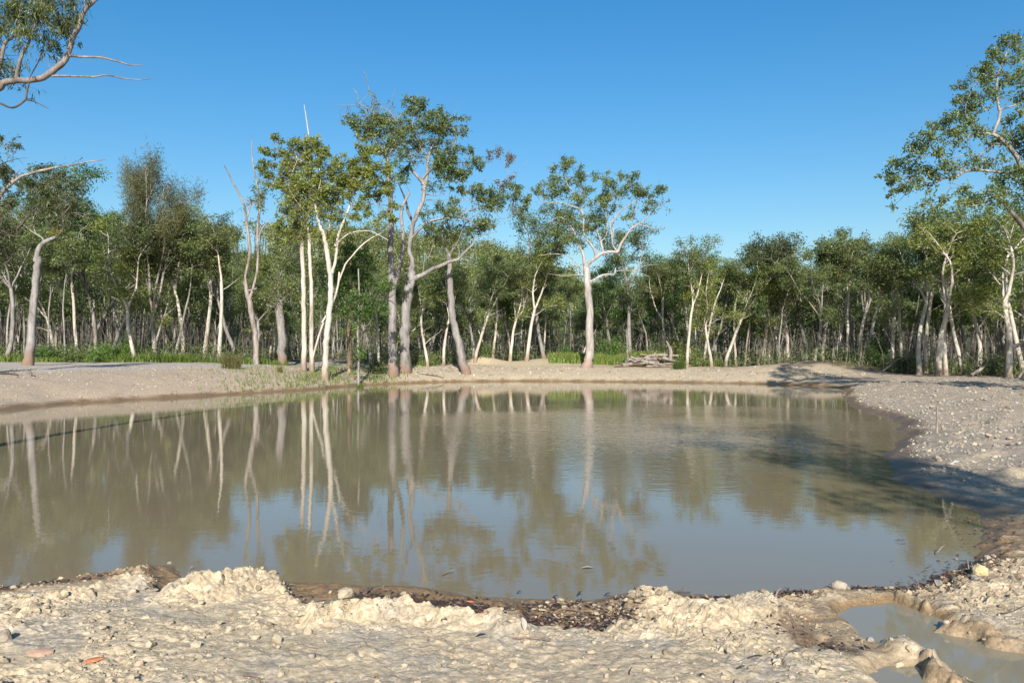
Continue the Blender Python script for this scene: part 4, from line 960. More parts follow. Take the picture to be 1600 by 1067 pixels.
rows = [
 ('gum', 8, 47, 345, 'dark crowned gum behind the grass at the left end of the gravel road', {}),
 ('pole', 104, 48.5, 372, 'thin grey tree behind the mistletoe gum, before the dark thicket', {}),
 ('straight', 122, 51, 360, 'slim pale trunk standing between the mistletoe gum and the bright green crown', {}),
 ('bright', 152, 52, 262, 'tall tree with the brightest green crown on the left skyline', {}),
 ('gum', 172, 49.5, 350, 'brown barked tree just left of the yellowish paperbark by the road', {}),
 ('yellow', 212, 47.2, 330, 'cream paperbark with yellowish leaves standing at the edge of the gravel road', {}),
 ('wispy', 242, 49, 265, 'feathery she-oak with many upright grey stems and a wispy rounded crown', dict(wide=0.95)),
 ('pole', 272, 49, 380, 'short pale trunk right of the feathery she-oak', {}),
 ('paperbark', 287, 50.5, 352, 'forked paperbark behind the gravel bank, second trunk right of the she-oak', {}),
 ('straight', 318, 51, 362, 'straight slim paperbark above the middle of the gravel bank', {}),
 ('straight', 343, 49, 352, 'pale slim paperbark directly behind the dry grass tussock', {}),
 ('gum', 372, 52, 345, 'dark leafy tree left of the dead twin-spired tree', {}),
 ('yellow', 418, 53, 395, 'low olive paperbark between the dead spires and the broken trunk', {}),
 ('bright', 582, 48.5, 405, 'bushy bright tree with a pale trunk just left of the twin gums', {}),
 ('straight', 592, 52, 420, 'thin white trunk showing behind the left twin gum', {}),
 ('paperbark', 668, 53, 430, 'paperbark behind the great sideways limb of the largest gum', {}),
 ('paperbark', 693, 55, 425, 'forked pale trunk just left of the leaning gum', {}),
 ('paperbark', 742, 57, 405, 'forked paperbark just right of the leaning gum', {}),
 ('straight', 770, 58, 412, 'slim white trunk midway between leaning gum and lone beach gum', {}),
 ('paperbark', 797, 57.5, 400, 'leaning paperbark with a crooked pale stem above the far beach', {}),
 ('yellow', 822, 57, 398, 'white forked paperbark behind the low spoil heap on the far beach', {}),
 ('gum', 853, 60, 345, 'dark crowned gum standing behind and left of the lone beach gum', {}),
 ('bright', 957, 63, 405, 'green tree behind the grass mound, right of the lone beach gum', {}),
 ('gum', 985, 62, 352, 'dark gum whose crown shows behind the right side of the lone gum', {}),
 ('bright', 1015, 64, 405, 'bright bushy tree rising behind the driftwood pile', {}),
 ('paperbark', 1046, 60, 395, 'thin paperbark just behind the right end of the driftwood pile', {}),
 ('paperbark', 1073, 53.5, 385, 'white forked paperbark right beside the driftwood pile', dict(wide=0.9)),
 ('straight', 1080, 57, 400, 'second slim trunk behind the white paperbark at the driftwood pile', {}),
 ('straight', 1098, 56, 410, 'slender trunk in the gap before the forked cream paperbark', {}),
 ('yellow', 1112, 54.5, 395, 'cream paperbark forking into two stems left of the bare spoil mound', {}),
 ('bright', 1118, 60, 390, 'tree with a bright green crown tip above the cream forked paperbark', {}),
 ('paperbark', 1133, 55.5, 408, 'crooked paperbark behind the left end of the spoil mound', {}),
 ('straight', 1150, 57, 418, 'thin pale trunk over the left slope of the spoil mound', {}),
 ('pole', 1163, 56, 428, 'strongly leaning thin white stem behind the spoil mound', dict(lean=-0.16)),
 ('paperbark', 1184, 58, 402, 'branchy paperbark behind the leaning thin stem', {}),
 ('paperbark', 1192, 56, 400, 'wavy white paperbark over the middle of the spoil mound', {}),
 ('straight', 1200, 57, 425, 'straight pale trunk paired with the wavy white paperbark', {}),
 ('straight', 1220, 55.5, 382, 'left one of the tall white pair over the spoil mound', {}),
 ('yellow', 1229, 55, 378, 'right one of the tall white pair over the spoil mound', {}),
 ('gum', 1262, 56, 368, 'tall thin gum breaking the skyline right of the tall white pair', {}),
 ('paperbark', 1284, 55, 372, 'crooked pale tree with airy crown on the skyline over the mound end', {}),
 ('straight', 1310, 53, 380, 'slim pale tree where the spoil mound flattens out', {}),
 ('straight', 1323, 51.5, 388, 'slim paperbark at the head of the small inlet', {}),
 ('gum', 1340, 54, 370, 'airy topped tree behind the head of the inlet', {}),
 ('paperbark', 1348, 50, 392, 'clump-stemmed pale tree behind the inlet', {}),
 ('straight', 1357, 50, 400, 'thin white trunk hard by the clump-stemmed tree', {}),
 ('paperbark', 1392, 48, 378, 'short forked trunk beside the fallen branch on the right bank', {}),
 ('straight', 1410, 49, 372, 'slim trunk just right of the fallen branch', {}),
 ('paperbark', 1436, 45.5, 360, 'paperbark leaning left above the shaded right bank', dict(lean=-0.08)),
 ('straight', 1446, 47, 355, 'orange-scarred slim trunk left of the stout paperbark', {}),
 ('yellow', 1466, 42.8, 362, 'stout white paperbark at the edge of the right bank', dict(wide=1.25)),
 ('paperbark', 1478, 43.5, 370, 'grey leaning trunk touching the stout white paperbark', dict(lean=0.07)),
 ('straight', 1505, 45, 345, 'slim pale trunk two trees right of the stout paperbark', {}),
 ('paperbark', 1530, 46, 335, 'dark shaded trunk before the forked right edge paperbark', {}),
 ('yellow', 1576, 41.0, 345, 'tall paperbark leaning left with twisted forked limbs near the right edge', dict(lean=-0.12, wide=1.15)),
 ('paperbark', 1598, 44, 335, 'paperbark with pale twisted branches below the near overhanging crown', {}),
]
for key, px, D, top, label, kw in rows: plant_px({'paperbark': 'whitefork', 'straight': 'whitestraight'}.get(key, key), px, D, top, label, **{**kw, 'wide': kw.get('wide', 1.0) * 1.08})

SKY_PX = [-300, 0, 60, 130, 180, 250, 330, 400, 440, 520, 600, 700, 760, 830, 900, 1000, 1050, 1130, 1200, 1250, 1350, 1450, 1500, 1600, 1900]
SKY_Y = [300, 325, 330, 315, 310, 310, 360, 385, 395, 402, 405, 405, 408, 415, 425, 412, 398, 402, 405, 388, 385, 362, 345, 335, 330]
ZONES = [(-400, 40, 'the left end of the gravel road'), (40, 150, 'the mistletoe gum'), (150, 260, 'the feathery she-oak'), (260, 345, 'the gravel bank'), (345, 440, 'the dead twin-spired tree'),
         (440, 560, 'the sandy track'), (560, 660, 'the twin gums'), (660, 760, 'the leaning gum'), (760, 880, 'the far beach'), (880, 1000, 'the grass mound'), (1000, 1100, 'the driftwood pile'),
         (1100, 1200, 'the left half of the spoil mound'), (1200, 1300, 'the right half of the spoil mound'), (1300, 1400, 'the small inlet'), (1400, 1500, 'the stout paperbark on the right bank'), (1500, 2200, 'the near overhanging right tree')]
KIND_WORD = dict(paperbark='forked paperbark', straight='straight slim paperbark', gum='dark crowned gum', pole='thin pole-like tree', bright='green broadleaf tree', yellow='olive leaved paperbark', wispy='feathery she-oak')
rr = random.Random(77)
n_back = 0; tries = 0
while n_back < 225 and tries < 9000:
    tries += 1
    px = rr.uniform(-210, 1820)
    D = front(px) + 0.5 + (rr.random() ** 1.5) * 34
    if 462 < px < 562 and D < 66: continue
    x = (px - CX) / F_PX * D
    if any((x - a_) ** 2 + (D - b_) ** 2 < 1.5 ** 2 for a_, b_ in placed): continue
    top = np.interp(px, SKY_PX, SKY_Y) + rr.uniform(0, 1) ** 1.3 * 70 + 4
    x, H = height_to(px, D, top)
    key = rr.choices(['paperbark', 'straight', 'pole', 'gum', 'bright'], [3, 3.2, 4.2, 1.4, 0.7])[0]
    zone = next(z_[2] for z_ in ZONES if z_[0] <= px < z_[1]) if px > -400 else ZONES[0][2]
    placed.append((x, D)); n_back += 1
    kw_ = KIND_WORD[key]
    plant(key, x, D, H, f'{kw_} in the dense forest behind {zone}', f'{kw_}s in the forest behind {zone}')

# trees standing out of frame behind the photographer; their shade falls on the right bank
for key, x, y, H, lab, wd in (('gum', 7.4, -3.0, 12.0, 'gum beside the photographer shading the bend of the right shore', 1.0), ('paperbark', 10.6, -1.8, 11.0, 'paperbark off the right edge shading the rubble bank', 1.3), 
                          ('paperbark', 20.5, 22.5, 11.0, 'paperbark off the right edge shading the bank top', 1.3), ('gum', 26.0, 28.0, 12.0, 'gum off the right edge shading the far bank top', 1.2), ('paperbark', 23.5, 25.5, 9.5, 'smaller paperbark off the right edge by the bank top', 1.2)):
    plant(key, x, y, H, lab, 'trees standing behind the photographer', wide=wd)

# ------------------------------------------------------------------ thicket between the forest trees and the hill: one mass
rng = np.random.default_rng(901)
mb = MB()
for _ in range(860):
    px = rng.uniform(-520, 2100); D = float(front(px)) + 7 + 46 * rng.random() ** 1.1
    if 470 < px < 556 and D < 70: continue
    x = (px - CX) / F_PX * D; z0 = hz(x, D)
    top = np.interp(px, SKY_PX, SKY_Y) + rng.uniform(10, 110); h = max(2.5, EYE + (HY - top) * D / F_PX - z0)
    e_ = np.array([x + rng.normal(0, .45), D + rng.normal(0, .3), z0 + h * .92]); b_ = np.array([x, D, z0 - .2]); r_ = rng.uniform(0.03, 0.075)
    tube(mb, np.array([b_, b_ * .5 + e_ * .5 + rng.normal(0, .12, 3), e_]), [r_, r_ * .8, r_ * .3], 5, 1 if rng.random() < .5 else 2, cap=False)
    m = 210; ct = rng.uniform(0.2, 0.75); nb = rng.integers(8, 14)
    cs = np.array([e_[0], e_[1], z0 + h * 0.66]) + nrm(rng.normal(0, 1, (nb, 3))) * np.array([1.1, 1.1, h * 0.30]) * rng.uniform(0.2, 1, (nb, 1))
    cc = cs[rng.integers(0, nb, m)] + rng.normal(0, 1, (m, 3)) * 0.36
    leaves(mb, cc, 0.24, 0.11, 0.1, rng, 0, ct)
tag(mb.build('forest_thicket', [M['leaf_forest'], M['bark_dark'], M['bark_forest']]), 'dense thicket of thin stems deep inside the forest', 'forest', kind='stuff')

# ------------------------------------------------------------------ far forest on the rise and hill: one mass
rng = np.random.default_rng(900)
mb = MB()
n_cr = 0
while n_cr < 1500:
    px = rng.uniform(-700, 2300); D = 92 + 150 * rng.random() ** 1.2
    if n_cr > 1150: px = rng.uniform(420, 900); D = rng.uniform(140, 240)
    x = (px - CX) / F_PX * D; z0 = hz(x, D); h = rng.uniform(6.5, 10.5); rc = rng.uniform(1.3, 2.6)
    tube(mb, np.array([[x, D, z0 - 0.3], [x + rng.normal(0, .3), D, z0 + h * .5], [x + rng.normal(0, .4), D, z0 + h * .9]]), [0.16, 0.12, 0.05], 4, 1, cap=False)
    m = 150; ct = rng.uniform(0.2, 0.75)
    nb = rng.integers(5, 9)
    cs = np.array([x, D, z0 + h * 0.72]) + nrm(rng.normal(0, 1, (nb, 3))) * np.array([rc, rc, h * 0.24]) * rng.uniform(0.3, 1, (nb, 1))
    cc = cs[rng.integers(0, nb, m)] + rng.normal(0, 1, (m, 3)) * rc * 0.34
    leaves(mb, cc, 0.48, 0.30, 0.1, rng, 0, ct)
    n_cr += 1
df = mb.build('distant_forest', [M['leaf_light'], M['bark_dark']]); tag(df, 'dense forest of olive crowns covering the low hill far behind', 'forest', kind='stuff')

# ------------------------------------------------------------------ undergrowth, shrubs, grass
mb = MB()
for _ in range(1500):
    px = rng.uniform(-60, 1700); D = float(front(px)) + rng.uniform(-0.6, 26) * rng.random()
    if 462 < px < 562 and D < 66: continue
    x = (px - CX) / F_PX * D; z0 = hz(x, D); h = rng.uniform(0.25, 1.3); m = int(14 + 22 * h)
    cc = np.array([x, D, z0]) + np.stack([rng.normal(0, 0.35, m), rng.normal(0, 0.35, m), rng.uniform(0.03, h, m)], 1)
    leaves(mb, cc, 0.17, 0.055, -0.6, rng, 0, rng.uniform(0.15, 0.7))
    if rng.random() < 0.55:
        hh = rng.uniform(1, 3.4); t0 = np.array([x, D, z0])
        tp = np.array([t0, t0 + [rng.normal(0, .15), rng.normal(0, .1), hh * .5], t0 + [rng.normal(0, .4), rng.normal(0, .2), hh]])
        tube(mb, tp, [0.022, 0.016, 0.008], 3, 1, cap=False)
        for _ in range(3):
            b0 = tp[1] + (tp[2] - tp[1]) * rng.random(); tube(mb, np.array([b0, b0 + rng.normal(0, .3, 3) + [0, 0, .25]]), [0.009, 0.004], 3, 1, cap=False)
tag(mb.build('undergrowth', [M['leaf_forest'], M['twig']]), 'low dark undergrowth and bare twigs on the forest floor', 'undergrowth', kind='stuff')

def blades(mb, XY, h, wid, rng, tone, lean=0.35, mat=0):
    n = len(XY)
    z = terrain(XY[:, 0], XY[:, 1])
    hh = h * rng.uniform(0.5, 1.4, n); az = rng.uniform(0, 6.28, n); ln = rng.uniform(0, lean, n) * hh; fa = rng.uniform(0, 6.28, n)
    B = np.stack([XY[:, 0], XY[:, 1], z - 0.01], 1)
    wv = np.stack([np.cos(fa), np.sin(fa), np.zeros(n)], 1) * (wid * rng.uniform(0.6, 1.3, n))[:, None] * 0.5
    dv = np.stack([np.cos(az) * ln, np.sin(az) * ln, hh], 1)
    mid = B + dv * np.array([0.35, 0.35, 0.6])
    V = np.stack([B - wv, B + wv, mid + wv * 0.7, mid - wv * 0.7, B + dv + wv * 0.1, B + dv - wv * 0.1], 1).reshape(-1, 3)
    b = np.arange(n)[:, None] * 6
    F = np.concatenate([b + np.array([0, 1, 2, 3]), b + np.array([3, 2, 4, 5])])
    mb.add(V, F, mat, np.repeat(np.clip(tone + rng.normal(0, 0.18, n), 0, 1), 6), False)

mb = MB()
px = rng.uniform(-60, 300, 9000); D = 46.4 + rng.random(9000) ** 1.5 * 5
XY = np.stack([(px - CX) / F_PX * D, D], 1); k_ = vnoise(XY[:, 0] * 0.7, XY[:, 1] * 0.6, 5) > 0.48
blades(mb, XY[k_], 0.25, 0.05, rng, 0.55, 0.8)
k_ = vnoise(XY[:, 0] * 0.45 + 9, XY[:, 1] * 0.45, 6) > 0.62
blades(mb, XY[k_], 0.42, 0.05, rng, 0.35, 0.7)
px = rng.uniform(270, 450, 2500); D = 47.5 + rng.random(2500) * 4
blades(mb, np.stack([(px - CX) / F_PX * D, D], 1), 0.28, 0.04, rng, 0.35)
tag(mb.build('grass', [M['grass']]), 'bright green grass along the forest edge behind the gravel road', 'grass', kind='stuff')
mb = MB()
n = 22000; XY = np.stack([rng.normal(8.2, 4.2, n), 55.9 + np.abs(rng.normal(0, 3.2, n))], 1); k_ = (XY[:, 0] > 2.6) & (XY[:, 0] < 15.5) & (vnoise(XY[:, 0] * 0.5, XY[:, 1] * 0.5, 8) > 0.28)
blades(mb, XY[k_], 0.40, 0.06, rng, 0.6)
tag(mb.build('grass', [M['grass']]), 'green grass on the low mound behind the lone beach gum', 'grass', kind='stuff')
mb = MB()
for px, py, sx, sy, n, h in ((385, 590, 22, 4, 700, 0.16), (430, 596, 30, 3.5, 900, 0.14), (492, 588, 14, 4, 700, 0.26), (520, 588, 8, 4, 350, 0.25), (345, 604, 18, 1.5, 250, 0.10), (250, 614, 24, 1.3, 700, 0.14), (190, 617, 26, 1.0, 350, 0.10), (410, 585, 30, 5, 500, 0.12),
                            (570, 588, 9, 4, 500, 0.3), (600, 584, 14, 3, 500, 0.22), (640, 581, 9, 2.5, 450, 0.3), (575, 600, 12, 2, 250, 0.10), (655, 580, 12, 2, 300, 0.25), (535, 575, 20, 3, 250, 0.2), (1478, 776, 6, 3, 60, 0.10), (1500, 800, 10, 6, 60, 0.09)):
    x0, y0, z0 = on_ground(px, py); m_ = y0 / F_PX; yr = sy * y0 * y0 / (F_PX * 1.4)
    XY = np.stack([rng.normal(x0, sx * m_, n), rng.normal(y0, yr, n)], 1)
    zz = terrain(XY[:, 0], XY[:, 1]); XY = XY[zz > 0.05]
    blades(mb, XY, h, 0.03, rng, 0.5)
tag(mb.build('grass', [M['grass']]), 'sparse green grass tufts on the left bank and shoreline', 'grass', kind='stuff')

def tussock(px, py, h, r, n, label, mat='grass_dry', tone=0.5):
    x0, y0, z0 = on_ground(px, py); mb = MB()
    a_ = rng.uniform(0, 6.28, n); q = r * np.sqrt(rng.random(n)) * 0.5
    XY = np.stack([x0 + q * np.cos(a_), y0 + q * np.sin(a_)], 1)
    blades(mb, XY, h, 0.018, rng, tone, 0.9)
    o = mb.build('grass_tussock', [M[mat]]); 
    o.data.transform(__import__('mathutils').Matrix.Translation((-x0, -y0, -z0))); o.location = (x0, y0, z0)
    tag(o, label, 'tussock')
tussock(361, 583, 0.62, 0.9, 900, 'dry green tussock of long grass on top of the gravel bank', tone=0.35)
tussock(437, 585, 0.32, 0.3, 160, 'small upright tuft on the bank left of the shore trio')
tussock(562, 590, 0.35, 0.3, 220, 'green tuft at the foot of the sapling', 'grass')
tussock(1062, 578, 0.6, 0.8, 500, 'grass clump beside the right end of the driftwood pile', 'grass', 0.3)

def shrub(px, D, h, r, label, leafm, n=1700, group=None, tone=0.5):
    x = (px - CX) / F_PX * D; z0 = hz(x, D); root = empty('shrub', (x, D, z0), label, 'shrub', group)
    sb = MB(); fb = MB()
    for _ in range(7):
        d = nrm([rng.normal(0, .6), rng.normal(0, .6), 1]); sp, sr = stem(rng, (0, 0, -0.1), d, h * rng.uniform(0.6, 1), 0.02, 0.15, 0.08, 0.3, 0.25)
        tube(sb, sp, sr, 4, 0)
        for q in range(2, len(sp)):
            m = n // 30
            leaves(fb, sp[q] + rng.normal(0, 1, (m, 3)) * r * 0.3, 0.13, 0.055, 0.0, rng, 0, tone + rng.normal(0, .1))
    sb.build('stems', [M['twig']], root); fb.build('foliage', [M[leafm]], root)
for px, D, h, r, lab, lm, tn in ((55, 47.5, 0.9, 0.7, 'low green shrub at the foot of the mistletoe gum', 'leaf_green', .6), (82, 47.8, 1.0, 0.8, 'leafy green shrub right of the mistletoe gum', 'leaf_green', .5), (118, 48, 0.9, 0.9, 'dark green shrub midway along the gravel road edge', 'leaf_gum', .5),
    (150, 47.6, 1.1, 0.9, 'yellow green bush on the gravel road edge', 'leaf_green', .85), (178, 47.4, 1.2, 0.8, 'yellow green bush left of the yellowish paperbark', 'leaf_green', .9), (196, 47.6, 1.5, 0.8, 'tall yellow green bush touching the yellowish paperbark', 'leaf_green', .95),
    (232, 48.3, 0.8, 0.7, 'low shrub below the feathery she-oak', 'leaf_gum', .5), (586, 47.5, 0.8, 0.6, 'dark mound of leaves at the foot of the bushy bright tree', 'leaf_dark', .4), (672, 54, 0.9, 0.9, 'green shrub behind the largest gum', 'leaf_gum', .6), (760, 58, 0.8, 0.9, 'low shrub behind the far beach', 'leaf_gum', .5),
    (885, 61, 1.1, 1.0, 'shrub behind the lone beach gum', 'leaf_green', .4), (940, 62, 1.6, 1.1, 'green bush behind the grass mound', 'leaf_green', .5), (962, 62.5, 2.0, 1.1, 'tall bush with yellowish tips behind the grass mound', 'leaf_green', .8), (1040, 60, 2.2, 1.5, 'rounded dark bush behind the driftwood pile', 'leaf_gum', .5),
    (1066, 58, 1.7, 1.0, 'olive bush behind the white paperbark at the driftwood pile', 'leaf_olive', .6), (1086, 55, 1.4, 0.9, 'bush between the two pale paperbarks left of the spoil mound', 'leaf_gum', .6), (1372, 49, 1.9, 1.1, 'green bush in the shade behind the fallen branch', 'leaf_green', .4), (1418, 48, 1.2, 0.9, 'dark shrub right of the fallen branch', 'leaf_gum', .4),
    (1545, 43, 1.4, 1.0, 'dark shrub between the right edge paperbarks', 'leaf_dark', .5)):
    shrub(px, D, h, r, lab, lm, tone=tn)

# ------------------------------------------------------------------ driftwood pile, fallen branches, stumps
def log(pts, r0, r1, label, mat='wood_dead', name='driftwood_log', cat='log', stubs=(), group=None, z_abs=False):
    """pts: (x, y, height above ground)"""
    Pw = np.array([(x, y, (hz(x, y) if not z_abs else 0) + h) for x, y, h in pts]); P0 = Pw[0].copy()
    Pc = catmull(Pw, 4); mb = MB()
    tube(mb, Pc - P0, np.linspace(r0, r1, len(Pc)), 8, 0, rng, 0.10)
    for f, dv, r in stubs:
        b0 = Pc[int(f * (len(Pc) - 1))] - P0; tube(mb, catmull([b0, b0 + np.array(dv) * .5 + rng.normal(0, .03, 3), b0 + np.array(dv)], 3), np.linspace(r, r * .45, 7), 6, 0, rng, 0.08)
    o = mb.build(name, [M[mat]], None, P0); tag(o, label, cat, group); return o
def PX2(px, D): return (px - CX) / F_PX * D
dl = 54.5
pile = [
 ([(972, 54.2, .12), (1000, 54.6, .16), (1030, 54.3, .2)], .16, .10, 'long grey log lying along the left front of the driftwood pile'),
 ([(982, 55.2, .3), (1010, 54.8, .4), (1045, 55.3, .35)], .13, .09, 'grey log resting across the top of the driftwood pile'),
 ([(995, 54.9, .1), (1012, 54.2, .22), (1040, 53.8, .1)], .11, .06, 'slanting log at the front middle of the driftwood pile'),
 ([(1020, 54.0, .1), (1050, 54.2, .18), (1080, 53.9, .08)], .12, .05, 'tapering log poking out at the right end of the driftwood pile'),
 ([(1005, 55.6, .45), (1030, 55.2, .62), (1060, 55.4, .5)], .14, .08, 'thick log topping the right half of the driftwood pile'),
 ([(1046, 54.9, .2), (1048, 54.8, .8), (1041, 54.9, 1.35)], .17, .05, 'upright broken root stump at the right of the driftwood pile'),
 ([(978, 55.0, .2), (981, 54.9, .5), (979, 55.0, .8)], .10, .05, 'short upright snag at the left end of the driftwood pile'),
 ([(960, 54.6, .08), (985, 54.2, .12), (1002, 54.5, .2)], .07, .04, 'thin stick trailing off the left end of the driftwood pile'),
 ([(1035, 54.3, .45), (1055, 54.6, .3), (1076, 54.9, .15)], .10, .05, 'log sloping down the right side of the driftwood pile'),
 ([(990, 54.1, .28), (1015, 55.0, .5), (1024, 55.8, .55)], .09, .05, 'log pointing backward over the driftwood pile'),
 ([(1010, 53.9, .05), (1035, 53.7, .07), (1062, 53.9, .06)], .06, .03, 'thin pale stick on the sand before the driftwood pile'),
 ([(1000, 55.4, .62), (1022, 55.1, .5), (1036, 54.4, .35)], .08, .05, 'crooked limb lying diagonally on the driftwood pile'),
 ([(985, 54.5, .45), (1008, 54.4, .32), (1028, 54.0, .28)], .09, .06, 'dark cracked log sagging in the middle of the driftwood pile')]
for q, (pts, r0, r1, lab) in enumerate(pile):
    log([(PX2(a_, b_), b_, c_ * 1.35 + rng.normal(0, .03)) for a_, b_, c_ in pts], r0 * 1.1, r1, lab, 'wood_dead' if q % 4 != 3 else 'bark_gum', stubs=[(rng.uniform(.3, .8), (rng.normal(0, .2), rng.normal(0, .15), rng.uniform(.12, .35)), r0 * .45)], group='logs of the driftwood pile')
log([(PX2(1379, 47), 47, .08), (PX2(1392, 47.3), 47.3, .45), (PX2(1402, 47.6), 47.6, .75), (PX2(1420, 48), 48, .9)], .07, .03, 'pale fallen branch propped up behind the inlet', name='fallen_branch', cat='branch', stubs=[(.5, (.5, 0, .3), .03)])
log([(PX2(1516, 42.3), 42.3, .05), (PX2(1535, 42.6), 42.6, .5), (PX2(1556, 43), 43, 1.0)], .10, .05, 'grey fallen branch leaning among the right bank trees', name='fallen_branch', cat='branch')
log([(PX2(1573, 41.8), 41.8, 1.35), (PX2(1590, 41.5), 41.5, 1.75), (PX2(1612, 41.2), 41.2, 2.0)], .10, .06, 'pale broken limb jutting from the right edge paperbark', name='fallen_branch', cat='branch', stubs=[(.3, (.5, 0, .1), .04)])
log([(PX2(1592, 41), 41, .02), (PX2(1598, 40.9), 40.9, .35), (PX2(1612, 40.8), 40.8, .6)], .06, .03, 'curved white branch on the ground at the right edge', name='fallen_branch', cat='branch')
log([(PX2(1236, 53), 53, .02), (PX2(1242, 53.2), 53.2, .12), (PX2(1250, 53.5), 53.5, .28)], .035, .02, 'short white stick poking up from the spoil mound', name='fallen_branch', cat='branch')
log([(PX2(1118, 52), 52, .03), (PX2(1110, 51.8), 51.8, .06), (PX2(1101, 51.9), 51.9, .04)], .03, .02, 'small stick lying at the left foot of the spoil mound', name='fallen_branch', cat='branch')
log([(PX2(690, 47.2), 47.2, .04), (PX2(712, 47.0), 47.0, .06), (PX2(750, 46.9), 46.9, .04)], .05, .03, 'driftwood stick lying by the foot of the leaning gum', name='fallen_branch', cat='branch')
log([(PX2(652, 49), 49, .05), (PX2(668, 48.8), 48.8, .14), (PX2(690, 48.9), 48.9, .06)], .09, .04, 'dead grey root lying between the twin gums and leaning gum', name='fallen_branch', cat='branch')
# small stump and dead branch on the left bank
x0, y0, z0 = on_ground(42, 590)
log([(x0, y0, -.05), (x0 + .02, y0, .12), (x0 - .02, y0 + .02, .22)], .26, .10, 'small grey stump on the left gravel bank', name='stump', cat='stump', stubs=[(.2, (.32, 0, -.02), .07), (.2, (-.3, -.05, 0), .06)])
xa, ya, za = on_ground(-8, 596); 
log([(xa, ya, .03), ((xa + x0) / 2, (ya + y0) / 2, .07), (x0 - .3, y0 - .1, .03)], .045, .03, 'dark dead branch lying beside the small grey stump', 'bark_dark', name='fallen_branch', cat='branch', stubs=[(.4, (.2, .1, .15), .02), (.7, (.1, -.1, .12), .02)])
# stake in the right bank
x0, y0, z0 = on_ground(1464, 677)
mb = MB(); hw, hd = .019, .012
V = []
for z_, s_ in ((-.25, .5), (-.05, 1), (.30, 1.0), (.56, .97), (.575, .8)):
    V += [(-hw * s_ + z_ * .012, -hd * s_, z_), (hw * s_ + z_ * .012, -hd * s_, z_), (hw * s_ + z_ * .012, hd * s_, z_), (-hw * s_ + z_ * .012, hd * s_, z_)]
Fk = [(4 * k + a_, 4 * k + (a_ + 1) % 4, 4 * k + 4 + (a_ + 1) % 4, 4 * k + 4 + a_) for k in range(4) for a_ in range(4)] + [(16, 17, 18, 19)]
mb.add(V, Fk, 0, 0.5, False)
tag(mb.build('wooden_stake', [M['wood_dead']], None, (x0, y0, z0)), 'grey wooden survey stake driven into the right bank at the water', 'stake')

# ------------------------------------------------------------------ stones
icoV = {k: ico(k) for k in (0, 1, 2)}
def stone(px, py, wpx, label, mat='rock_pale', flat=0.7, seed=None, name='stone', cat='stone', group=None, ang=0.35, sub=2, yaw=None, stretch=1.0, sink=0.25):
    x, y, z = on_ground(px, py); r = wpx * y / F_PX * 0.5
    g_ = np.random.default_rng(seed if seed is not None else int(px * 7 + py * 13))
    V, F = icoV[sub]; V = V.copy()
    for _ in range(9):                                # chop facets
        nrmv = nrm(g_.normal(0, 1, 3)); dcut = g_.uniform(0.62, 0.92); q = V @ nrmv; V = np.where((q > dcut)[:, None], V - (q - dcut)[:, None] * nrmv, V)
    V = V * (1 + g_.normal(0, 0.03, (len(V), 1)))
    V = V * np.array([stretch, g_.uniform(.7, 1.0), flat]) * r
    mb = MB(); mb.add(V, F, 0, g_.uniform(0.25, 0.75), False)
    o = mb.build(name, [M[mat]], None, (x, y, z + r * flat * (1 - 2 * sink)))
    o.rotation_euler = (g_.normal(0, .15), g_.normal(0, .15), g_.uniform(0, 6.28) if yaw is None else yaw)
    return tag(o, label, cat, group)
for px, py, wd, lab, mt, fl in (
 (8, 1000, 26, 'rounded pale stone half out of frame on the left clay', 'rock_pale', .9), (1309, 918, 30, 'pale angular boulder on the mud dam between pond and puddle', 'rock_pale', .75), (1532, 898, 27, 'yellowish square stone block at the shaded right shore', 'rock_yellow', .9),
 (1466, 914, 19, 'grey stone left of the yellowish block at the shore', 'rock_grey', .7), (1543, 873, 14, 'small pale stone at the dark muddy shore corner', 'rock_pale', .7), (1478, 973, 10, 'cream stone at the edge of the muddy puddle', 'rock_pale', .8), (1352, 986, 11, 'small cream stone on the puddle shore', 'rock_pale', .7),
 (1125, 942, 15, 'flat topped stone at the waterline near the middle mud', 'rock_pale', .7), (1113, 938, 9, 'little pale stone beside the flat topped waterline stone', 'rock_pale', .8), (540, 932, 30, 'lump of pale clay with an orange tile stuck to it', 'clod', .6), (486, 1027, 14, 'white sharp stone on the clay before the inlet', 'rock_grey', .8),
 (345, 1030, 11, 'white pebble on the clay right of the orange tile shard', 'rock_pale', .7), (22, 918, 12, 'flat pale stone at the water edge far left', 'rock_pale', .5), (265, 881, 9, 'tiny pale stone on the tip of the mud spit', 'rock_pale', .7), (640, 1008, 8, 'brown pebble right of the little inlet', 'rock_grey', .7),
 (1185, 948, 9, 'small stone under the twig litter right of the middle mud', 'rock_pale', .6), (1360, 1000, 12, 'grey stone casting shade on the tiny puddle', 'rock_grey', .7), (1210, 938, 13, 'elongated pale stone leaning on the waterline litter', 'rock_pale', .5), (160, 1055, 9, 'pale pebble near the bottom edge left', 'rock_pale', .7),
 (1525, 905, 14, 'grey slab stone below the yellowish block', 'rock_grey', .5), (235, 1010, 18, 'dark shaded clod standing up from the left clay', 'clod', .9), (432, 1003, 20, 'rough clay clod standing up above the sandy patch', 'clod', .9), (205, 1062, 12, 'clay clod at the bottom edge left of the white pebble', 'clod', .9), (1420, 1012, 12, 'clod on the crest of the clay ridge in the puddle', 'clod', .9)):
    stone(px, py, wd, lab, mt, fl)
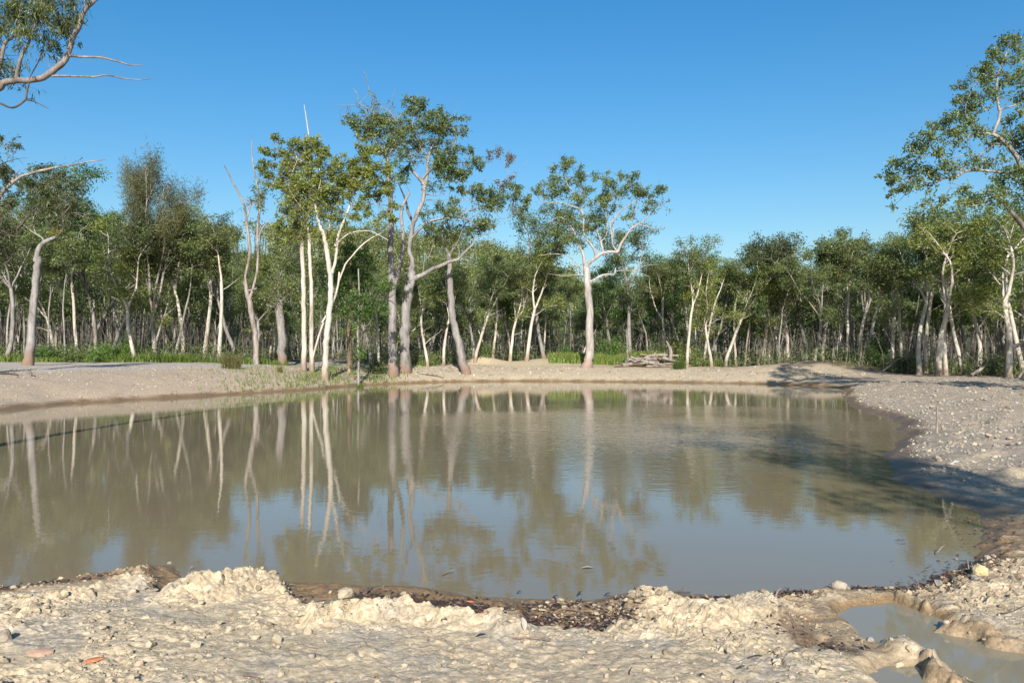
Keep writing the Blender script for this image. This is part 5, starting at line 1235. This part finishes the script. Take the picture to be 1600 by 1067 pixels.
for px, py, wd, lab, mt, st in ((146, 1035, 26, 'orange terracotta shard lying on the left clay', 'terracotta', 1.5), (64, 1022, 34, 'pinkish flat tile shard on the left clay', 'terracotta_pale', 1.4), (514, 936, 12, 'orange tile chip stuck in the pale clay lump', 'terracotta', 1.0), (753, 961, 13, 'small orange tile chip beside the wet inlet', 'terracotta', 1.2),
                            (398, 899, 10, 'orange chip on the crest of the left mud ridge', 'terracotta', 1.2), (735, 940, 12, 'orange brown chip at the wet waterline', 'terracotta', 1.2), (230, 897, 9, 'tiny orange chip on the mud spit', 'terracotta', 1.2), (222, 1040, 8, 'tiny orange crumb right of the terracotta shard', 'terracotta', 1.0)):
    stone(px, py, wd, lab, mt, 0.22, name='tile_shard', cat='tile shard', yaw=0.25, stretch=1.2, sink=0.15, sub=1)
# rubble stones of the right bank, one by one
cnt = 0
r2 = random.Random(42)
while cnt < 170:
    px = r2.gauss(1500, 80); py = r2.choice([r2.gauss(655, 14), r2.gauss(660, 20), r2.uniform(630, 780)])
    if px > 1605 or px < 1350 or py < 622: continue
    x, y, z = on_ground(px, py)
    if z < 0.12: continue
    band = 'sunlit stretch' if py < 672 else 'shaded stretch'
    stone(px, py, r2.uniform(2, 6.0) * (0.65 + (py - 620) / 160), f'pale rubble stone on the {band} of the right bank', r2.choice(['rock_pale', 'rock_pale', 'rock_grey']), r2.uniform(.5, .8), seed=cnt + 5000, group=f'rubble stones on the {band} of the right bank', sub=1)
    cnt += 1

def gravel(name, XY, sizes, label, mats, rng, flat=(0.5, 0.9), pick=None, lift=0.12):
    V0, F0 = icoV[0]; n = len(XY)
    z = terrain(XY[:, 0], XY[:, 1]); mb = MB()
    J_ = V0[None] * (1 + rng.normal(0, 0.16, (n, 12, 1))) * np.stack([rng.uniform(.75, 1.3, n), rng.uniform(.75, 1.2, n), rng.uniform(*flat, n)], 1)[:, None, :] * sizes[:, None, None]
    a_ = rng.uniform(0, 6.28, n); ca, sa = np.cos(a_)[:, None], np.sin(a_)[:, None]
    W = np.stack([J_[..., 0] * ca - J_[..., 1] * sa, J_[..., 0] * sa + J_[..., 1] * ca, J_[..., 2]], -1)
    W += np.stack([XY[:, 0], XY[:, 1], z + sizes * lift], 1)[:, None, :]
    mi = rng.integers(0, len(mats), n) if pick is None else rng.choice(len(mats), n, p=pick)
    tint = rng.uniform(0, 1, n)
    for k in range(len(mats)):
        q = np.where(mi == k)[0]
        if len(q) == 0: continue
        F = (F0[None] + (np.arange(len(q)) * 12)[:, None, None]).reshape(-1, 3)
        mb.add(W[q].reshape(-1, 3), F, k, np.repeat(tint[q], 12), False)
    return tag(mb.build(name, [M[m_] for m_ in mats]), label, 'gravel', kind='stuff')

def pareto(n, lo, hi, rng, a=2.2):
    return np.minimum(lo * (1 - rng.random(n)) ** (-1 / a), hi)
n = 46000
XY = np.stack([rng.uniform(-4.6, 4.6, n), rng.uniform(3.7, 7.6, n)], 1)
z, s, s0, pxx, rg = terrain(XY[:, 0], XY[:, 1], True)
k_ = (z > 0.03) & (rng.random(n) < 0.03 + rg * 0.85 * sstep(0.38, 0.64, 0.6 * vnoise(XY[:, 0] * 2.2, XY[:, 1] * 2.6, 19) + 0.4 * vnoise(XY[:, 0] * 7, XY[:, 1] * 7, 29))) & (np.abs(pxx - 800) < 900)
XY = XY[k_]
gravel('gravel', XY, pareto(len(XY), 0.0045, 0.030, rng, 1.9), 'crumbled clay clods and pebbles scattered over the near shore', ['clod', 'rock_pale', 'rock_grey'], rng, pick=[.965, .025, .01], lift=0.25)
n = 16000; pxr = rng.uniform(1330, 1660, n); D = 9 + rng.random(n) ** 0.8 * 32
XY = np.stack([(pxr - CX) / F_PX * D, D], 1); z, s, s0, pxx, rg = terrain(XY[:, 0], XY[:, 1], True)
k_ = (z > 0.10) & (rng.random(n) < 0.25 + 0.9 * vnoise(XY[:, 0] * .9, XY[:, 1] * .9, 3)); XY = XY[k_]
gravel('gravel', XY, pareto(len(XY), 0.009, 0.06, rng), 'coarse pale gravel strewn over the right bank', ['rock_pale', 'rock_grey', 'clod'], rng, pick=[.4, .35, .25])
n = 9000; pxr = rng.uniform(-60, 520, n); D = 26 + rng.random(n) * 20
XY = np.stack([(pxr - CX) / F_PX * D, D], 1); z, s, s0, pxx, rg = terrain(XY[:, 0], XY[:, 1], True)
k_ = (z > 0.14) & (z < 1.1); XY = XY[k_]
gravel('gravel', XY, pareto(len(XY), 0.012, 0.05, rng, 2.6), 'pinkish grey gravel on the left bank', ['rock_pale', 'rock_grey', 'clod'], rng, pick=[.4, .35, .25])
n = 5000; pxr = rng.uniform(640, 1360, n); D = 44 + rng.random(n) * 10
XY = np.stack([(pxr - CX) / F_PX * D, D], 1); z, s, s0, pxx, rg = terrain(XY[:, 0], XY[:, 1], True); XY = XY[(z > 0.1) & (s < 5)]
gravel('gravel', XY, pareto(len(XY), 0.02, 0.09, rng, 2.4), 'pale gravel along the far beach', ['rock_pale', 'rock_grey'], rng, pick=[.75, .25])

# ------------------------------------------------------------------ leaf litter, sticks and single leaves on the near shore
mb = MB()
for pts, r, n in (([(830,965),(900,975),(960,965)], 0.16, 1100), ([(1010,925),(1100,934),(1200,930),(1260,924)], 0.05, 700), ([(1240,985),(1320,1020)], 0.14, 120), ([(560,920),(700,930),(800,945)], 0.10, 380), ([(1440,915),(1500,890),(1545,865)], 0.14, 420), ([(292,915),(262,928)], 0.08, 200),
                  ([(0,918),(60,912),(130,902),(200,892)], 0.05, 160), ([(960,930),(1000,925),(1060,929),(1150,935),(1250,927)], 0.06, 450), ([(1330,919),(1411,919),(1455,908)], 0.04, 260), ([(460,930),(560,940),(640,935),(780,950)], 0.10, 520), ([(820,940),(940,940)], 0.06, 300), ([(1540,800),(1560,860)], 0.2, 150)):
    P_ = np.array([gp(*q, 0.07) for q in pts]); sg = rng.integers(0, len(P_) - 1, n); tq = rng.random(n)[:, None]
    XY = P_[sg] * (1 - tq) + P_[sg + 1] * tq + rng.normal(0, r, (n, 2)) * np.array([1.0, 0.8])
    z = terrain(XY[:, 0], XY[:, 1]); z = np.maximum(z, 0.004)
    C_ = np.stack([XY[:, 0], XY[:, 1], z + 0.006], 1)
    az = rng.uniform(0, 6.28, n); d = np.stack([np.cos(az), np.sin(az), rng.normal(0.05, .18, n)], 1); s_ = np.stack([-np.sin(az), np.cos(az), rng.normal(0, .3, n)], 1)
    l = rng.uniform(.02, .06, n)[:, None]; wd = rng.uniform(.004, .014, n)[:, None]
    V = np.stack([C_, C_ + d * l * .5 + s_ * wd, C_ + d * l, C_ + d * l * .5 - s_ * wd], 1).reshape(-1, 3)
    mb.add(V, np.arange(n * 4).reshape(n, 4), 0, np.repeat(rng.random(n) ** 1.3, 4), False)
tag(mb.build('leaf_litter', [M['litter']]), 'dark brown leaf and twig litter washed up along the near waterline', 'leaf litter', kind='stuff')

n = 3200; pxr = np.concatenate([rng.uniform(430, 780, 2000), rng.uniform(1040, 1640, 1200)]); D = np.concatenate([rng.uniform(38, 56, 2000), rng.uniform(36, 52, 1200)])
XY = np.stack([(pxr - CX) / F_PX * D, D], 1); z, s, s0, pxx, rg = terrain(XY[:, 0], XY[:, 1], True)
k_ = (z > 0.08) & (s > 0.3) & (vnoise(XY[:, 0] * .8, XY[:, 1] * .8, 33) > .42); XY = XY[k_]; z = z[k_]; n = len(z); mb = MB()
C_ = np.stack([XY[:, 0], XY[:, 1], z + 0.02], 1); az = rng.uniform(0, 6.28, n)
d = np.stack([np.cos(az), np.sin(az), rng.normal(0.05, .15, n)], 1); s_ = np.stack([-np.sin(az), np.cos(az), rng.normal(0, .4, n)], 1)
l = rng.uniform(.08, .5, n)[:, None] * rng.random(n)[:, None]; wd = rng.uniform(.008, .022, n)[:, None]
mb.add(np.stack([C_, C_ + d * l * .5 + s_ * wd, C_ + d * l, C_ + d * l * .5 - s_ * wd], 1).reshape(-1, 3), np.arange(n * 4).reshape(n, 4), 0, np.repeat(rng.random(n), 4), False)
tag(mb.build('leaf_litter', [M['litter']]), 'fallen bark strips, sticks and leaves strewn over the far banks', 'leaf litter', kind='stuff')

def stick(px, py, lpx, yaw, label, r=0.006, mat='bark_dark', rise=0.02, name='stick'):
    x, y, z = on_ground(px, py); L = lpx * y / F_PX; dx, dy = math.cos(yaw) * L, math.sin(yaw) * L
    pts = [(x - dx / 2, y - dy / 2, .008), (x + rng.normal(0, .03) * L, y + rng.normal(0, .04) * L, rise), (x + dx / 2, y + dy / 2, rise * 1.2)]
    Pw = np.array([(a_, b_, max(hz(a_, b_), 0) + c_) for a_, b_, c_ in pts]); mb = MB(); Pc = catmull(Pw, 4)
    tube(mb, Pc - Pw[0], np.linspace(r, r * .5, len(Pc)), 6, 0, rng, .1)
    if L > .15:
        b0 = Pc[5] - Pw[0]; tube(mb, np.array([b0, b0 + [rng.normal(0, .03), rng.normal(0, .03), .03]]), [r * .6, r * .3], 5, 0)
    tag(mb.build(name, [M[mat]], None, Pw[0]), label, 'stick')
for q in ((1470, 872, 22, .4, 'forked stick standing out of the shallow water near the right shore', .007, 'twig', .07), (1228, 1043, 34, -.1, 'dark stick lying flat on the pale clay', .006, 'bark_dark', .01), (1245, 1022, 22, -.7, 'short dark twig beside the tiny puddle', .006, 'bark_dark', .03),
          (1180, 1027, 26, .3, 'thin dark twig left of the tiny puddle', .005, 'bark_dark', .015), (1158, 1046, 14, -.9, 'small twig on the clay below the dark twig', .005, 'bark_dark', .02), (560, 944, 26, .1, 'red brown stick lying at the small inlet', .007, 'bark_red', .012), (395, 1059, 32, -.15, 'dark red twig at the bottom edge of the clay', .006, 'bark_red', .012),
          (885, 955, 36, -.2, 'brown stick across the wet leaf litter', .007, 'bark_red', .02), (830, 1000, 60, -.05, 'long thin brown stick below the leaf litter hollow', .006, 'bark_red', .012), (1215, 935, 26, .9, 'pale stick leaning out of the waterline litter', .008, 'twig', .05), (1512, 893, 22, 1.3, 'pale twig leaning on the yellowish block', .006, 'twig', .10),
          (1518, 897, 16, 1.5, 'short pale twig next to the leaning one on the block', .005, 'twig', .09), (1098, 1058, 12, -1.1, 'tiny dark twig near the bottom edge', .005, 'bark_dark', .02), (985, 1052, 18, 1.2, 'bent dark twig on the pale clay', .004, 'bark_dark', .02), (1060, 925, 40, .05, 'stick half sunk along the waterline litter', .008, 'bark_dark', .015),
          (700, 908, 20, .5, 'wet brown twig in the shallows left of the litter', .008, 'bark_red', .03), (1580, 958, 60, .4, 'long thin dark twig on the right clay flat', .005, 'bark_dark', .015), (1545, 935, 30, .7, 'thin twig behind the right clay flat', .005, 'bark_dark', .012), (250, 905, 26, 1.1, 'dark twig across the mud spit', .006, 'bark_dark', .02), (1290, 1050, 18, -.6, 'dark twig between the clay and the lower puddle', .005, 'bark_dark', .02)):
    stick(*q)

def leaf(px, py, lpx, yaw, pitch, label, mat, wratio=.35):
    x, y, z = on_ground(px, py); L = lpx * y / F_PX * 0.75; n = 6; V = []; 
    for k in range(n + 1):
        u = k / n; wv = L * wratio * .5 * math.sin(math.pi * min(.03 + u * .97, .985)) ** .8
        zc = .01 * math.sin(u * 3.1)
        V += [(u * L - L / 2, -wv, zc + wv * .3), (u * L - L / 2, 0, zc), (u * L - L / 2, wv, zc + wv * .3)]
    Fk = [(3 * k + a_, 3 * k + 3 + a_, 3 * k + 4 + a_, 3 * k + 1 + a_) for k in range(n) for a_ in (0, 1)]
    mb = MB(); mb.add(V, Fk, 0, .6, True)
    o = mb.build('fallen_leaf', [M[mat]], None, (x, y, max(z, 0) + .012 + abs(math.sin(pitch)) * L * .5)); o.rotation_euler = (0, -pitch, yaw)
    o.rotation_mode = 'XYZ'; tag(o, label, 'leaf')
def flat_mat(name, c1, c2, rough=.6):
    t = NT(name); t.l(t.ramp(t.noise(t.coord('Object'), 60, 4, .6), [(.3, c1), (.7, c2)]), t.b.inputs['Base Color']); t.b.inputs['Roughness'].default_value = rough; return t.m
M['leaf_grey'] = flat_mat('leaf_grey', (.26, .22, .165), (.38, .33, .26)); M['leaf_brown'] = flat_mat('leaf_brown', (.13, .075, .045), (.24, .15, .09)); M['leaf_rust'] = flat_mat('leaf_rust', (.28, .10, .045), (.42, .17, .07)); M['leaf_fresh'] = flat_mat('leaf_fresh', (.16, .22, .07), (.28, .32, .12)); M['leaf_black'] = flat_mat('leaf_black', (.03, .026, .024), (.07, .055, .05))
for q in ((818, 985, 28, 1.9, 1.0, 'large pale grey leaf standing on edge beside the litter hollow', 'leaf_grey', .42), (694, 975, 22, -.7, .5, 'curled brown leaf on the pale clay ridge', 'leaf_brown', .4), (752, 996, 26, .3, .25, 'crumpled whitish leaf on the clay below the ridge', 'leaf_grey', .5), (868, 936, 16, -.3, .4, 'black leaf at the waterline', 'leaf_black', .5), (906, 934, 16, .6, .5, 'dark curled leaf right of the black waterline leaf', 'leaf_black', .5),
          (455, 918, 16, .2, .2, 'green leaf on top of the left mud ridge', 'leaf_fresh', .35), (890, 976, 13, .1, .2, 'greenish leaf in the litter hollow', 'leaf_fresh', .4), (588, 1061, 12, .4, .4, 'rust brown leaf at the bottom edge', 'leaf_rust', .5), (812, 932, 14, .2, .3, 'dark wet leaf in the shallows', 'leaf_black', .45), (950, 932, 18, .1, .2, 'black wet leaf beside the middle mud', 'leaf_black', .4), (575, 928, 16, 1.2, .8, 'dark leaf standing upright at the inlet mouth', 'leaf_black', .5),
          (505, 942, 20, .1, .1, 'rust leaf lying in the small inlet', 'leaf_rust', .3), (670, 1003, 10, .7, .3, 'small brown leaf on the clay', 'leaf_brown', .4), (845, 968, 16, .6, .4, 'rust leaf at the edge of the litter hollow', 'leaf_rust', .35), (925, 970, 14, -.4, .3, 'brown leaf at the right of the litter hollow', 'leaf_brown', .4), (300, 893, 10, .5, .3, 'grey leaf at the mud spit notch', 'leaf_grey', .4)):
    leaf(*q)
# floating things
for px, py, lp, lab, mt in ((1408, 861, 24, 'brown leaf floating near the right shore', 'leaf_brown'), (918, 908, 26, 'pale bark flake floating off the middle mud', 'leaf_grey'), (1395, 889, 9, 'small brown leaf floating by the dam', 'leaf_brown'), (1446, 898, 12, 'dark leaf floating by the shaded corner', 'leaf_black')):
    x, y = gp(px, py); leaf(px, py, lp, .05, .02, lab, mt, .35)
